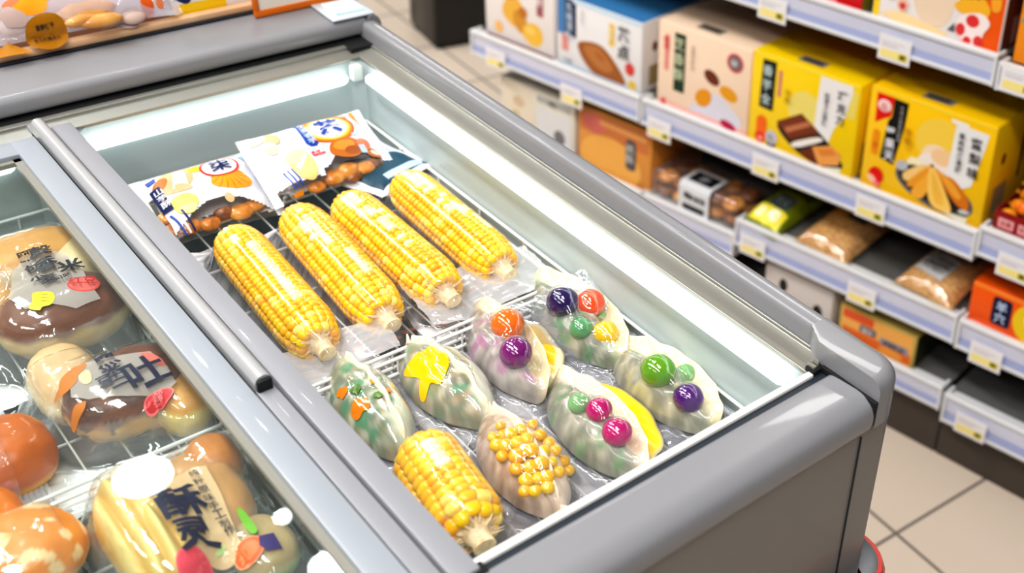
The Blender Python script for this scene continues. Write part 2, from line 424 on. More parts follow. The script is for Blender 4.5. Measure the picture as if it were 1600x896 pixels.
# mullion between the compartments
mb=MB(); mb.box(-.0185,0,-.0125,.7015,.826,.8455,bev=.0018); mb.build('mullion',M_mull,FZ)
mb=MB(); mb.box(-.0295,-.0006,-.011,.712,.80,.8365); mb.box(-.0365,-.0295,-.011,.712,.8355,.8372); mb.build('lid_track',M_groove,FZ,smooth=0)
mb=MB(); mb.box(-.0345,-.0205,-.012,.72,.830,.8435,bev=.0012); mb.build('track_cover',M_mull,FZ)
mb=MB(); mb.box(-.024,.004,-.0165,-.0055,.8365,.8428,bev=.001); mb.build('corner_bracket',M_dark,FZ)
# light tubes
def tube_light(a,b,r=.006):
    mb=MB(); a=Vector(a);b=Vector(b); d=(b-a).normalized()
    mb.tube([a-d*.003,a-d*.001,a+d*.003,b-d*.003,b+d*.001,b+d*.003],[.001,r*.7,r,r,r*.7,.001],12); o=mb.build('light_tube',M_led,FZ,smooth=80); o['label']='glowing white strip light'
tube_light((.006,L-.0065,.8185),(.2835,L-.0065,.8195))
tube_light((W-.0065,.018,.823),(W-.0065,.668,.826))
tube_light((-.80,L-.0065,.8185),(-.060,L-.0065,.8185))
mb=MB(); mb.box(W-.016,W-.004,L-.014,L-.003,.816,.834,bev=.002); mb.build('tube_holder',mat('pearl_plastic',(.75,.82,.8),.3),FZ)
# bumper round the front corner, well below the rim
def offs(d):
    return rr(X0-d,.3525+d,-.056-d,.97+d,.016+d)
mb=MB(); 
loops=[(offs(.006),0.612),(offs(.021),0.612),(offs(.024),0.622),(offs(.024),0.640),(offs(.0205),0.648),(offs(.017),0.648),(offs(.0155),0.636),(offs(.006),0.627)]
n=len(loops[0][0]); 
for pts,z in loops: mb.v += [(x,y,z) for x,y in pts]
for k in range(len(loops)-1):
    for i in range(n):
        j=(i+1)%n; mb.f.append((k*n+i,k*n+j,(k+1)*n+j,(k+1)*n+i)); mb.m.append(0 if k<5 else 1)
o=mb.build('bumper',[M_red,M_grey2],FZ,smooth=50); o['label']='red bumper rail'
# sliding lid over the left compartment
LID=empty('sliding_lid'); LID.parent=FZ
mb=MB(); mb.box(-.0585,-.0365,-.012,.6885,.8375,.8465,bev=.0015); mb.box(-.87,-.0365,.6605,.6885,.8375,.8462,bev=.0015); mb.box(-.87,-.0365,-.058,-.012,.8375,.8462,bev=.0015); mb.box(-.87,-.845,-.02,.6885,.8375,.8462,bev=.0015)
mb.build('lid_frame',M_lid,LID)
mb=MB(); mb.box(-.0645,-.0585,-.012,.662,.8372,.8418); mb.box(-.87,-.0585,.6545,.6612,.8372,.8418); mb.build('glass_seal',mat('olive_seal',(.26,.255,.225),.4),LID,smooth=0)
mb=MB(); mb.add([(-.86,-.02,.8405),(-.0605,-.02,.8405),(-.0605,.658,.8405),(-.86,.658,.8405)],[(0,1,2,3)]); mb.build('glass_pane',film('lid_glass',milk=.015,tint=(.90,.965,.955),rough=.012,refl=1.15,bump=0,milkcol=(.8,.95,.95)),LID,smooth=0)
mb=MB(); hp=bevelprof([(-.0345,.838),(-.0345,.851),(-.031,.8555),(-.025,.8555),(-.0215,.851),(-.0215,.838)],.003,4)
mb.extrude(hp,'y',.224,.704); h=mb.build('handle_bar',mat('satin_handle',(.42,.425,.44),.33,metal=.1,var=.02,coat=.3),LID,smooth=50)
mb=MB(); mb.box(-.0335,-.0225,.2205,.2245,.8375,.853,bev=.001); mb.build('end_plug',M_dark,LID)

# ================================================================== wire baskets
M_wire=mat('white_wire',(.82,.82,.80),.35,var=.02,coat=.3)
BZ=.744
def basket(x0,x1,y0,y1,label,wiremat=M_wire,rim=.764,dx=.02):
    B=empty('wire_basket',((x0+x1)/2,(y0+y1)/2,LB),label=label,cat='basket'); off=Vector(B.location)
    mb=MB(); P=lambda x,y,z: Vector((x,y,z))-off
    z=BZ-.0035
    n=int((x1-x0)/dx)
    for i in range(1,n): x=x0+(x1-x0)*i/n; mb.tube([P(x,y0,rim),P(x,y0,z),P(x,y1,z),P(x,y1,rim)],.0011,6)
    for k in range(1,5): y=y0+(y1-y0)*k/5; mb.tube([P(x0,y,rim),P(x0,y,z-.0018),P(x1,y,z-.0018),P(x1,y,rim)],.0013,6)
    mb.build('wire_mesh',wiremat,B,smooth=80)
    mb=MB(); 
    for zz in (rim,BZ+.004): mb.tube([P(x0+.006,y0,zz),P(x1-.006,y0,zz),P(x1,y0+.006,zz),P(x1,y1-.006,zz),P(x1-.006,y1,zz),P(x0+.006,y1,zz),P(x0,y1-.006,zz),P(x0,y0+.006,zz),P(x0+.006,y0,zz)],.0017,8)
    mb.build('rim_wire',wiremat,B,smooth=80)
    for (x,y) in ((x0+.01,y0+.01),(x1-.01,y0+.01),(x1-.01,y1-.01),(x0+.01,y1-.01)):
        mb=MB(); mb.tube([P(x,y,LB),P(x,y,z)],.0018,6); mb.build('foot',wiremat,B,smooth=80)
    return B
basket(.004,W-.004,.296,.692,'white wire basket under the four corn cobs')
basket(.004,W-.004,.006,.287,'white wire basket under the colourful dumplings')
basket(-.42,-.034,.296,.692,'white wire basket under the two bread bags behind the glass lid',dx=.03)
basket(-.42,-.034,.006,.287,'white wire basket under the ridged yellow cake bag behind the glass lid',dx=.03)
# ================================================================== right compartment: corn
def sr(r,g,b): 
    f=lambda c: (c/255/12.92 if c/255<=.04045 else ((c/255+.055)/1.055)**2.4)
    return (f(r),f(g),f(b))
_ico=bmesh.new(); bmesh.ops.create_icosphere(_ico,subdivisions=2,radius=1)
ICO_V=[v.co.copy() for v in _ico.verts]; ICO_F=[tuple(v.index for v in f.verts) for f in _ico.faces]; _ico.free()
SQ=[Vector([math.copysign(abs(c)**.78,c) for c in v]) for v in ICO_V]
M_kern=vcol('corn_kernels',.3,.2,.08,.003)
M_cob=mat('corn_cob',sr(240,214,120),.6)
M_stalk=ramp_noise('corn_stalk',[(.3,sr(216,180,128)),(.6,sr(248,230,192))],150,.7)
M_husk=mat('corn_husk_fibre',sr(240,216,172),.7)
M_film=film('vacuum_film',vc=True,refl=.7,bump=.04,bscale=200,rough=.07,milkcol=(.80,.79,.82))
M_film2=film('pouch_film',vc=True,refl=1.2,bump=.08,bscale=150,rough=.03,milkcol=(.8,.82,.85))
def ear_r(t,R):
    k=1.0
    if t<.16: k=.42+.58*math.sqrt(max(0,1-((.16-t)/.16)**2))
    if t>.84: k=1-.30*((t-.84)/.16)**1.8
    return R*k*(1-.04*(1-t))
def corn_parts(root, R, Lc, rows, seed, pale, n=29, grow=0.0):
    r=random.Random(seed); mb=MB(); mb.c=[]
    for i in range(rows):
        ph=2*PI*i/rows+r.uniform(-.03,.03); sh=r.uniform(-.3,.3)
        for k in range(n):
            t=(k+.5+sh*.6+r.uniform(-.09,.09))/n; t=min(max(t,.01),.985)
            a=ph+.06*math.sin(3*t+i*.7)
            rr=ear_r(t,R); big=1+(.35*max(0,(t-.8)/.2) if r.random()<.8 else -.15)+grow
            sx=Lc/n*.55*big*r.uniform(.94,1.06); sy=PI*R*max(rr/R,.55)/rows*1.04*(1+(big-1)*.5)*r.uniform(.93,1.05); sz=.0048*r.uniform(.92,1.08)
            c=Vector(((t-.5)*Lc,0,0)); N=Vector((0,math.cos(a),math.sin(a))); T=Vector((0,-math.sin(a),math.cos(a)))
            slope=0
            if t<.16: slope=-.5*((.16-t)/.16)
            if t>.84: slope=.45*((t-.84)/.16)
            X=Vector((math.cos(slope),0,0))-N*math.sin(slope); Nn=(N+Vector((1,0,0))*math.sin(slope)).normalized()
            c+=N*(rr-sz*.72)
            base=len(mb.v); mb.v+=[tuple(c+X*(q.x*sx)+T*(q.y*sy)+Nn*(q.z*sz)) for q in SQ]
            mb.f+=[tuple(j+base for j in f) for f in ICO_F]; mb.m+=[0]*len(ICO_F)
            if i in pale and pale[i][0]<t<pale[i][1] and r.random()<.85: col=sr(254,242+r.randint(-6,6),196+r.randint(-15,20))
            elif r.random()<.10: col=sr(253,224,110)
            else: col=sr(252+r.randint(-4,3),196+r.randint(-12,12),16+r.randint(-8,20))
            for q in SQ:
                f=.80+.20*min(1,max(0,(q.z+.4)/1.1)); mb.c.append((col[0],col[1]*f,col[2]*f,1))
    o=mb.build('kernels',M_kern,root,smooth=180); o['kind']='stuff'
    mb=MB(); nn=24
    mb.grid(lambda u,v: ((v-.5)*Lc*.97, ear_r(v,R)*.84*math.cos(2*PI*u), ear_r(v,R)*.84*math.sin(2*PI*u)) if 0<v<1 else ((v-.5)*Lc*.97,0,0),20,30,0,wrapu=True)
    mb.build('cob',M_cob,root,smooth=180)
    # pale stalk with a ruff of husk fibres
    mb=MB(); x0=Lc*.475
    mb.tube([(x0-.012,0,0),(x0,0,.0),(x0+.005,0,-.001),(x0+.012,.001,-.002),(x0+.0175,.001,-.003),(x0+.0185,.001,-.003)],[R*.5,R*.50,R*.40,R*.31,R*.33,R*.24],14)
    st=mb.build('stalk',M_stalk,root,smooth=60); st['label']='pale stalk end'
    mb=MB()
    for k in range(120):
        a=2*PI*k/120*7+r.uniform(-.2,.2); l=r.uniform(.008,.017)*(R/.0245); rad=R*.34
        p0=Vector((x0+r.uniform(-.004,.006),math.cos(a)*rad*.8,math.sin(a)*rad*.8)); d=Vector((r.uniform(-.7,.15),math.cos(a),math.sin(a))).normalized()
        p1=p0+d*l*.55+Vector((.001,0,0)); p2=p0+d*l+Vector((-.001,0,0))
        mb.tube([p0,p1,p2],[.0016,.0011,.0002],5)
    mb.build('husk_fibres',M_husk,root,smooth=80)
def corn_pack(b,f,label,R=.0245,seed=1,pale={},roll=0,yw=.034,ext=(.022,.034)):
    z=BZ+R+.001
    A=at(*b,z); B=at(*f,z); Lc=(B-A).length; mid=(A+B)/2; ang=math.atan2(B.y-A.y,B.x-A.x)
    T=empty('packed_corn_cob',(mid.x,mid.y,BZ),ang,label,'corn','corn cobs in clear vacuum film')
    E=empty('corn_ear',(0,0,R+.001)); E.parent=T; E.rotation_euler=(roll,0,0)
    corn_parts(E,R,Lc,16,seed,pale)
    def ob(x,y):
        t=x/Lc+.5
        if 0<=t<=1:
            rr=ear_r(t,R)+.0008
            if abs(y)<rr: return R+.001+math.sqrt(rr*rr-y*y)
        if Lc*.46<x<Lc*.475+.025 and abs(y)<R*.3: return R+math.sqrt(max(0,(R*.3)**2-y*y))-.001
        return -9
    mb,s=film_sheet(-Lc/2-ext[0],Lc/2+ext[1],-yw,yw,120,60,ob,lambda x,y:.0006,iters=70,eps=.0006,crk=.0022,seed=seed*3.3,sc=70,stretch=3.5,ang=1.2,flatcrk=.0035,milk=(.012,.78),side=lambda x,y: .42*ss(.0235,.0325,abs(y)))
    mb.build('vacuum_film',M_film,T,smooth=180)
    return T
corn_pack((362,374),(500,538),'corn cob in clear film nearest the grey mullion, first of the four long cobs',seed=3,pale={4:(.25,.8),5:(.05,.2)},roll=.0,ext=(.03,.034))
corn_pack((462,340),(602,496),'second long corn cob in clear film counting from the grey mullion',seed=5,pale={4:(.1,.5),3:(.55,.8),5:(.2,.4)},roll=.15)
corn_pack((540,320),(696,458),'third long corn cob in clear film, with a long pale kernel streak',seed=8,pale={4:(.08,.75),5:(.06,.3),3:(.3,.45)},roll=.1)
corn_pack((630,288),(784,420),'corn cob in clear film farthest right, beside the lit side wall',seed=11,pale={3:(.1,.6),4:(.05,.55),2:(.5,.8)},roll=.2)

# ================================================================== dumplings
M_skin=vcol('dumpling_skin',.3,.3,.12,.005)
class Dumpling:
    def __init__(s, tip1, tip2, kind, bF, bB, h, name, label, seed, flange=.60, bend=0):
        z=BZ+.012; A=at(*tip1,z); B=at(*tip2,z); s.a=(B-A).length/2; s.kind=kind; s.bF=bF*.92; s.bB=bB*.90; s.h=h*.92; s.seed=seed; s.fl=flange
        mid=(A+B)/2; s.ang=math.atan2(B.y-A.y,B.x-A.x)
        s.T=empty(name,(mid.x,mid.y,BZ+.004),s.ang,label,'dumpling','dumplings in clear pouches'); s.base=Vector((mid.x,mid.y,BZ+.004))
        s.balls=[]; s.r=random.Random(seed); s.zf=.012
    def loc(s,px,py,z):  # a pixel on the plane z above the dumpling's base -> local coordinates
        P=at(px,py,s.base.z+z)-s.base; c,sn=math.cos(-s.ang),math.sin(-s.ang); return Vector((P.x*c-P.y*sn,P.x*sn+P.y*c,z))
    def k(s,th): return 1+.13*abs(math.cos(th))**14+.018*math.sin(9*th+s.seed)*(1 if math.sin(th)>-.1 else .3)
    def height(s,x,y):
        b=s.bF if y>0 else s.bB; th=math.atan2(y/b,x/s.a); rho=math.hypot(x/s.a,y/b)/s.k(th)
        return s.hp(rho,th)
    def hp(s,rho,th):
        if rho>1: return -9
        lump=.0050*noise.noise(Vector((math.cos(th)*rho*4.2,math.sin(th)*rho*4.2,s.seed)))*(1-rho)*min(1,rho*3)
        hD=s.h*max(0,1-rho**2.5)**.55
        if s.kind==1:
            q=min(1,rho/s.fl); hd=s.h*max(0,1-q**2.4)**.55
            hF=max(hd, s.zf+.011*max(0,(rho-s.fl)/(1-s.fl))+.0012*math.sin(11*th+s.seed) if rho>s.fl*.80 else 0)
            w=ss(-.25,.3,math.sin(th)); return hD*(1-w)+hF*w+lump
        return hD+lump
    def body(s,colf,name='wrapper'):
        mb=MB(); mb.c=[]; nu,nv=72,26; z0=0
        def P(rho,th):
            b=s.bF if math.sin(th)>0 else s.bB; return s.a*rho*s.k(th)*math.cos(th), b*rho*s.k(th)*math.sin(th)
        rows=[]
        for j in range(nv+1):
            rho=(j/nv)**.8
            rows.append([(*P(rho,2*PI*i/nu),max(0,s.hp(min(rho,.9995),2*PI*i/nu))) for i in range(nu)])
        e=rows[-1]
        rows.append([(x*1.004,y*1.004,max(0,z-.0016)) for x,y,z in e]); rows.append([(x*.93,y*.93,max(0,z-.003)) for x,y,z in e]); rows.append([(x*.72,y*.72,0) for x,y,z in e])
        for j,rw in enumerate(rows):
            for i,p in enumerate(rw):
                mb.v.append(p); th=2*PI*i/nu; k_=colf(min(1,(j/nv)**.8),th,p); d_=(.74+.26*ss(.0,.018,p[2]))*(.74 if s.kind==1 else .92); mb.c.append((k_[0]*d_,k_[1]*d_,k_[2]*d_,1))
        for j in range(len(rows)-1):
            for i in range(nu): mb.f.append((j*nu+i,j*nu+(i+1)%nu,(j+1)*nu+(i+1)%nu,(j+1)*nu+i)); mb.m.append(0)
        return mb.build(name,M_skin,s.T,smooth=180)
    def ball(s,px,py,rpx,col,name='filling_ball',label=None,sink=.48,sq=.85,z=None):
        col=tuple(c*.80 for c in col)
        r=rpx/F*(at(px,py,s.base.z+.03)-CAM).length
        p=s.loc(px,py,s.h*.8)
        for _ in range(4):
            hz=max(.004,s.height(p.x,p.y)); p=s.loc(px,py,(hz+r*(sq-sink*1.2)) if z is None else z)
        mb=MB(); mb.ell((p.x,p.y,p.z),(r,r,r*sq),n=22,m=14,fn=lambda q:q*(1+.05*noise.noise(q*90+Vector((px,0,0)))))
        o=mb.build(name,mat('jelly_%02d%02d%02d'%tuple(int(99*c) for c in col),col,.12,coat=.6,var=.06,scale=90,sss=.08,sssr=.004),s.T,smooth=180,label=label)
        s.balls.append((p,r)); return o
    def art(s): return Art(lambda x,y,e: (x,y,max(0,s.height(x,y))+e*3),maxlen=.004,lift=.0004)
    def pouch(s,mx=.010,my=.010,iters=14,seed=None,extra=None,crk=.0026):
        def ob(x,y):
            v=s.height(x,y)
            for p,r in s.balls: v=max(v,sph(x,y,p,r))
            if extra: v=max(v,extra(x,y))
            return v
        mb,sm=film_sheet(-s.a-mx,s.a+mx,-s.bB-my,s.bF+my,64,56,ob,lambda x,y:-.0028,iters=iters,eps=.0007,crk=crk,seed=s.seed*1.7,sc=80,stretch=2.5,ang=s.seed,flatcrk=.002,milk=(.008,.18))
        return mb.build('clear_pouch',M_film2,s.T,smooth=180)
IV=sr(244,228,186); GW=sr(190,192,178); GREEN=sr(110,178,130); PALE=sr(214,214,202)
def skin(seed, flange_col=IV, body=(GW,PALE), spots=(), fl=.60, tint=None):
    def f(rho,th,p):
        n=noise.noise(Vector((p[0]*90,p[1]*90,seed))); n2=noise.noise(Vector((p[0]*150+4,p[1]*150,seed+3)))
        c=Vector(body[0]).lerp(Vector(body[1])*1.12,ss(-.25,.45,.6*n+.6*n2))*(.86+.2*ss(-.2,.3,n2))
        for (col,th0,amt) in spots:
            m=noise.noise(Vector((p[0]*110+th0*9,p[1]*110-th0*5,seed*2+th0)))
            c=c.lerp(Vector(col),ss(.12,.35,m)*amt)
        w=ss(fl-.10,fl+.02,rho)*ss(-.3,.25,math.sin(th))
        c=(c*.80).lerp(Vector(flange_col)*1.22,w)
        return tuple(c)
    return f
def seam(D, x0, x1, y, hgt, ear=.010, col=sr(246,236,205), wav=.0012, name='crimped_seam', curve=.004, bulge=0):
    mb=MB(); mb.c=[]; n=44; rows=[]
    for k in range(n+1):
        t=k/n; x=x0+(x1-x0)*t; yy=y+curve*math.sin(PI*t)+wav*math.sin(t*26+D.seed)
        zb=max(0.001,D.height(min(max(x,-D.a*.98),D.a*.98),yy)) if abs(x)<D.a*.98 else .003
        e=(abs(2*t-1))**6*ear
        h=hgt*(.75+.25*math.sin(t*19+D.seed))*(.8+.2*math.sin(PI*t))+e
        top=zb+h
        rows.append([(x,yy-.0022-h*.2,zb-.003),(x,yy-.0012,zb+h*.5),(x,yy-.0004,top),(x,yy+.0009,top),(x,yy+.0016,zb+h*.5),(x,yy+.0026+h*.2,zb-.003)])
    for r_ in rows:
        for p in r_: mb.v.append(p); mb.c.append((*col,1))
    m=6
    for k in range(n):
        for i in range(m-1): mb.f.append((k*m+i,k*m+i+1,(k+1)*m+i+1,(k+1)*m+i)); mb.m.append(0)
    mb.f.append(tuple(range(m))); mb.m.append(0); mb.f.append(tuple(n*m+i for i in range(m))); mb.m.append(0)
    return mb.build(name,M_skin,D.T,smooth=180)
ORANGE=sr(255,122,8); PURP=sr(128,6,120); YEL=sr(245,200,10); NAVY=sr(38,10,92); LIME=sr(104,168,14); VIO=sr(84,6,118); MAG=sr(196,6,116); REDO=sr(250,84,20)

# D: dark blue, orange and yellow balls, at the back by the side wall
D=Dumpling((838,443),(966,560),1,.034,.034,.030,'dumpling','dumpling with dark blue, orange red and yellow balls, by the lit side wall',2.1)
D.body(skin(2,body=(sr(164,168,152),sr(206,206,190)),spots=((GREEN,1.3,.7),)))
D.ball(879,472,26,NAVY,label='dark blue filling ball'); D.ball(922,474,24,REDO,label='orange red filling ball'); D.ball(946,521,22,YEL,label='yellow filling ball')
D.ball(908,513,19,sr(96,166,112),'vegetable_piece','green vegetable piece',sink=.6); D.ball(937,495,12,sr(140,190,120),'vegetable_piece','green vegetable piece',sink=.7)
D.pouch()
# C: orange and purple balls with a yellow-filled second flap
D=Dumpling((748,488),(846,612),1,.024,.034,.031,'dumpling','dumpling with a large orange and a large purple ball and a yellow second flap',3.4,flange=.66)
D.body(skin(4,body=(sr(182,176,172),sr(218,210,204)),spots=((sr(214,150,196),.5,.8),)))
# the second flap behind
def flap(D,colf,y0,bF,a,z,name='second_flap',rise=.006):
    mb=MB(); mb.c=[]; n=40; m=8
    for j in range(m+1):
        for i in range(n+1):
            th=PI*(i/n)*1.06-.06; q=.45+.55*j/m; rip=1+.03*math.sin(9*th+D.seed)
            x=a*math.cos(th)*q*rip; y=y0+bF*math.sin(th)*q*rip
            p=(x,y,z+rise*(math.sin(PI*min(1,q)*.95))+.001*math.sin(8*th)); mb.v.append(p); mb.c.append((*colf(q,th),1))
    w=n+1
    for j in range(m):
        for i in range(n): mb.f.append((j*w+i,j*w+i+1,(j+1)*w+i+1,(j+1)*w+i)); mb.m.append(0)
    o=mb.build(name,M_skin,D.T,smooth=180); md=o.modifiers.new('thick','SOLIDIFY'); md.thickness=.0018; md.offset=-1
    return o
flap(D,lambda q,th: YEL if (q<.86 and .25<th<2.1) else IV,.006,.038,D.a*.96,.005)['label']='second flap with yellow filling'
D.ball(793,507,26,ORANGE,label='orange filling ball'); D.ball(806,551,26,PURP,label='purple filling ball')
D.pouch(my=.018)
# E: green and purple balls, front right
D=Dumpling((972,550),(1112,662),1,.032,.033,.030,'dumpling','dumpling with a big green, a pale green and a purple ball, front right corner',5.2)
D.body(skin(6,body=(sr(176,178,158),sr(212,208,186)),spots=((sr(232,226,170),2.2,.5),)))
D.ball(1028,579,28,LIME,label='bright green filling ball'); D.ball(1071,584,17,sr(120,176,104),label='pale green filling ball',sink=.55); D.ball(1076,622,25,VIO,label='purple filling ball')
D.pouch()
# F: two magenta balls and a yellow layer
D=Dumpling((873,600),(1000,733),1,.025,.035,.031,'dumpling','dumpling with two magenta balls and a bright yellow inner layer',7.7,flange=.66)
D.body(skin(8,flange_col=sr(252,230,202),body=(sr(172,176,158),sr(212,208,192)),spots=((sr(120,190,120),3.1,.6),)))
flap(D,lambda q,th: IV if q>.96 else sr(252,212,8),.0075,.0385,D.a*.98,.006,name='yellow_layer')['label']='bright yellow layer'
D.ball(936,641,21,MAG,label='magenta filling ball'); D.ball(964,676,24,MAG,label='magenta filling ball'); D.ball(905,631,18,sr(136,190,128),label='pale green filling ball',sink=.6)
D.pouch(my=.018)
# B: yellow patch
D=Dumpling((640,546),(758,652),2,.034,.033,.033,'dumpling','round dumpling with a bright yellow forked patch and a long crimped seam',9.3)
D.body(skin(9,flange_col=sr(214,216,200),body=(sr(160,168,146),sr(208,200,178)),spots=((sr(96,170,130),1.1,.8),(sr(196,160,120),2.3,.5))))
A_=D.art(); pts=[(629,591),(640,568),(660,550),(685,545),(701,556),(702,576),(689,607),(673,598),(668,616),(664,633),(656,629),(655,606),(658,594),(640,593)]
zz=.027
lp=[D.loc(px,py,.0) for px,py in pts]
def onbody(D,px,py):
    c,sn=math.cos(-D.ang),math.sin(-D.ang)
    def surf(X,Y):
        x,y=X-D.base.x,Y-D.base.y; return D.base.z+max(0,D.height(x*c-y*sn,x*sn+y*c))
    P=march(px,py,surf,D.base.z,D.base.z+.05)-D.base; return Vector((P.x*c-P.y*sn,P.x*sn+P.y*c,P.z))
def smoothpoly(P,n=3):
    for _ in range(n):
        Q=[]
        for i in range(len(P)):
            a,b=P[i],P[(i+1)%len(P)]; Q+= [tuple(a[k]*.78+b[k]*.22 for k in (0,1)),tuple(a[k]*.22+b[k]*.78 for k in (0,1))]
        P=Q
    return P
P=[onbody(D,*q)[:2] for q in pts]
A_.poly(smoothpoly(P,2),mat('yellow_jelly',sr(253,190,4),.15,coat=.6,var=.03)); A_.build('yellow_patch',D.T,label='bright yellow patch')
seam(D,-D.a*1.12,D.a*1.25,.002,.007,ear=.012)
D.pouch(iters=10)
# A: left, orange bits
D=Dumpling((533,572),(628,700),2,.030,.034,.033,'dumpling','pale green dumpling with small orange bits, half hidden by the grey mullion',11.1)
D.body(skin(12,flange_col=sr(206,214,198),body=(sr(156,170,148),sr(206,206,186)),spots=((sr(90,168,124),1.7,.8),(sr(190,165,120),2.9,.5))))
A_=D.art(); A_.split=True; mo=mat('orange_jelly',sr(226,128,10),.2,coat=.5,var=.2,scale=150); mg=mat('green_herb',sr(84,120,40),.3,var=.1)
for (px,py,r_,m) in ((562,637,.0085,mo),(535,615,.0055,mo),(556,611,.0050,mg),(584,597,.004,mo),(604,612,.004,mo),(590,620,.004,mg)):
    p=onbody(D,px,py); A_.ell(p.x,p.y,r_,r_*.8,m,wob=.12,seed=px)
A_.build('vegetable_bit',D.T)
seam(D,-D.a*1.15,D.a*1.2,.002,.006,ear=.012)
D.pouch(iters=10)
# G: full of yellow balls
D=Dumpling((768,650),(872,792),2,.030,.034,.032,'dumpling','pinkish dumpling packed with small round yellow kernels, at the front lip',13.9)
D.body(skin(14,flange_col=sr(232,212,194),body=(sr(200,170,146),sr(228,206,184)),spots=()))
rg=random.Random(5)
for (px,py,r_) in ((777,696,9),(791,697,10),(808,692,9),(823,686,9),(800,678,8),(815,672,8),(786,680,7),(808,713,11),(830,704,10),(829,731,10),(846,724,10),(822,751,10),(842,748,9),(807,733,9),(856,745,9),(785,713,8),(836,768,8),(820,768,8),(856,762,9),(850,705,8),(833,664,7),(844,680,8),(858,692,8),(868,704,8),(880,720,8),(888,735,8),(873,738,8),(770,684,7),(782,666,6),(862,722,7)):
    D.ball(px,py,r_*1.27,sr(250,196+rg.randint(-10,12),20+rg.randint(0,30)),'yellow_kernel',None,sink=.25)
for (px,py) in ((797,678),(837,705),(820,702)): D.ball(px,py,9,sr(250,244,230),'pale_kernel','pale kernel',sink=.1)
seam(D,-D.a*1.1,D.a*1.22,-.001,.008,ear=.010,col=sr(244,222,200),curve=.006)
D.pouch(iters=10)
# small cob at the front
z=BZ+.024; A=at(658,712,z); B=at(742,838,z); Lc=(B-A).length; mid=(A+B)/2; ang=math.atan2(B.y-A.y,B.x-A.x); R_=.0265
T=empty('packed_corn_cob',(mid.x,mid.y,BZ+.002),ang,'short fat corn cob in clear film at the front, beside the mullion corner','corn')
E=empty('corn_ear',(0,0,R_)); E.parent=T
corn_parts(E,R_,Lc,12,21,{3:(.2,.5)},n=12,grow=.10)
def ob(x,y):
    t=x/Lc+.5
    if 0<=t<=1:
        rr=ear_r(t,R_)+.0008
        if abs(y)<rr: return R_+math.sqrt(rr*rr-y*y)
    return -9
mb,_=film_sheet(-Lc/2-.018,Lc/2+.016,-.034,.034,60,44,ob,lambda x,y:.0008,iters=30,eps=.001,crk=.0022,seed=5.5,sc=70,stretch=2.5,ang=.5,flatcrk=.003)
mb.build('vacuum_film',M_film2,T,smooth=180)

# clear empty film sheets lying under the dumplings
M_sheet=film('loose_film',milk=.26,refl=2.6,bump=.25,bscale=70,milkcol=(.42,.43,.54),rough=.05)
for k,(x0,x1,y0,y1,ang,lab,lift) in enumerate((( .012,.108,.012,.278,.0,'crumpled clear film sheet under the short fat cob and the orange-flecked dumpling',0),(.112,.206,.010,.280,.0,'crumpled clear film sheet under the yellow-kernel and magenta dumplings',0),(.209,.301,.010,.280,.0,'crumpled clear film sheet by the side wall, one corner turned up',1))):
    T=empty('film_sheet',((x0+x1)/2,(y0+y1)/2,BZ+.0012),ang,lab,'plastic film','loose film sheets under the dumplings')
    w_,l_=(x1-x0)/2,(y1-y0)/2
    fl=(lambda x,y:0) if not lift else (lambda x,y: .028*ss(.06,.135,y)+.008*ss(.03,.045,x))
    mb,_=film_sheet(-w_,w_,-l_,l_,56,130,lambda x,y:-9,fl,iters=0,eps=0,crk=.0035,seed=31+k*7,sc=55,stretch=2.2,ang=k*1.1+.4,flatcrk=.0045)
    mb.build('crumpled_film',M_sheet,T,smooth=180)
# the flattened bag mouths in front of the cobs
for k,(p,q,wd,lab) in enumerate((((455,585),(610,530),.024,'flat clear bag mouth in front of the first two cobs'),((650,488),(850,420),.036,'wide flat clear bag mouth in front of the last two cobs'))):
    A=at(*p,BZ+.012); B=at(*q,BZ+.012); mid=(A+B)/2; ang=math.atan2(B.y-A.y,B.x-A.x); ln=(B-A).length/2
    T=empty('film_sheet',(mid.x,mid.y,BZ+.006),ang,lab,'plastic film')
    mb,_=film_sheet(-ln,ln,-wd,wd,70,24,lambda x,y:-9,lambda x,y:.012+.004*math.sin(x*60)+.10*max(0,x-ln*.8)-.15*max(0,-y)*.6,iters=0,eps=0,crk=.002,seed=51+k*7,sc=110,stretch=9,ang=.02,flatcrk=.003)
    mb.build('ribbed_film',film('ribbed_film',milk=.40,refl=1.8,bump=.12,bscale=120,rough=.06,milkcol=(.9,.9,.93)),T,smooth=180)

# ================================================================== printed snack packs at the back
M_pack=mat('white_pack_film',sr(236,238,246),.22,var=.02,coat=.5)
M_packw=film('pack_window',milk=.02,refl=1.0,bump=.2,tint=(1,.97,.93))
M_cook=ramp_noise('baked_biscuit',[(.3,sr(150,78,18)),(.5,sr(214,138,44)),(.7,sr(240,180,90))],70,.35,coat=.35)
M_cookd=ramp_noise('dark_biscuit',[(.3,sr(70,36,14)),(.6,sr(160,92,32))],70,.4,coat=.3)
NV=flat(*sr(20,34,96)); BL=flat(*sr(22,70,170)); RD=flat(*sr(222,44,30)); WH=flat(.9,.9,.92); ORG=flat(*sr(250,156,10)); YL=flat(*sr(252,204,14)); CRM=flat(*sr(238,216,150)); BRN=flat(*sr(186,104,24)); TAN=flat(*sr(214,176,130)); SAL=flat(*sr(232,120,80)); PNK=flat(*sr(246,140,146)); LBL=flat(*sr(176,200,226)); BK=flat(.012,.012,.016)
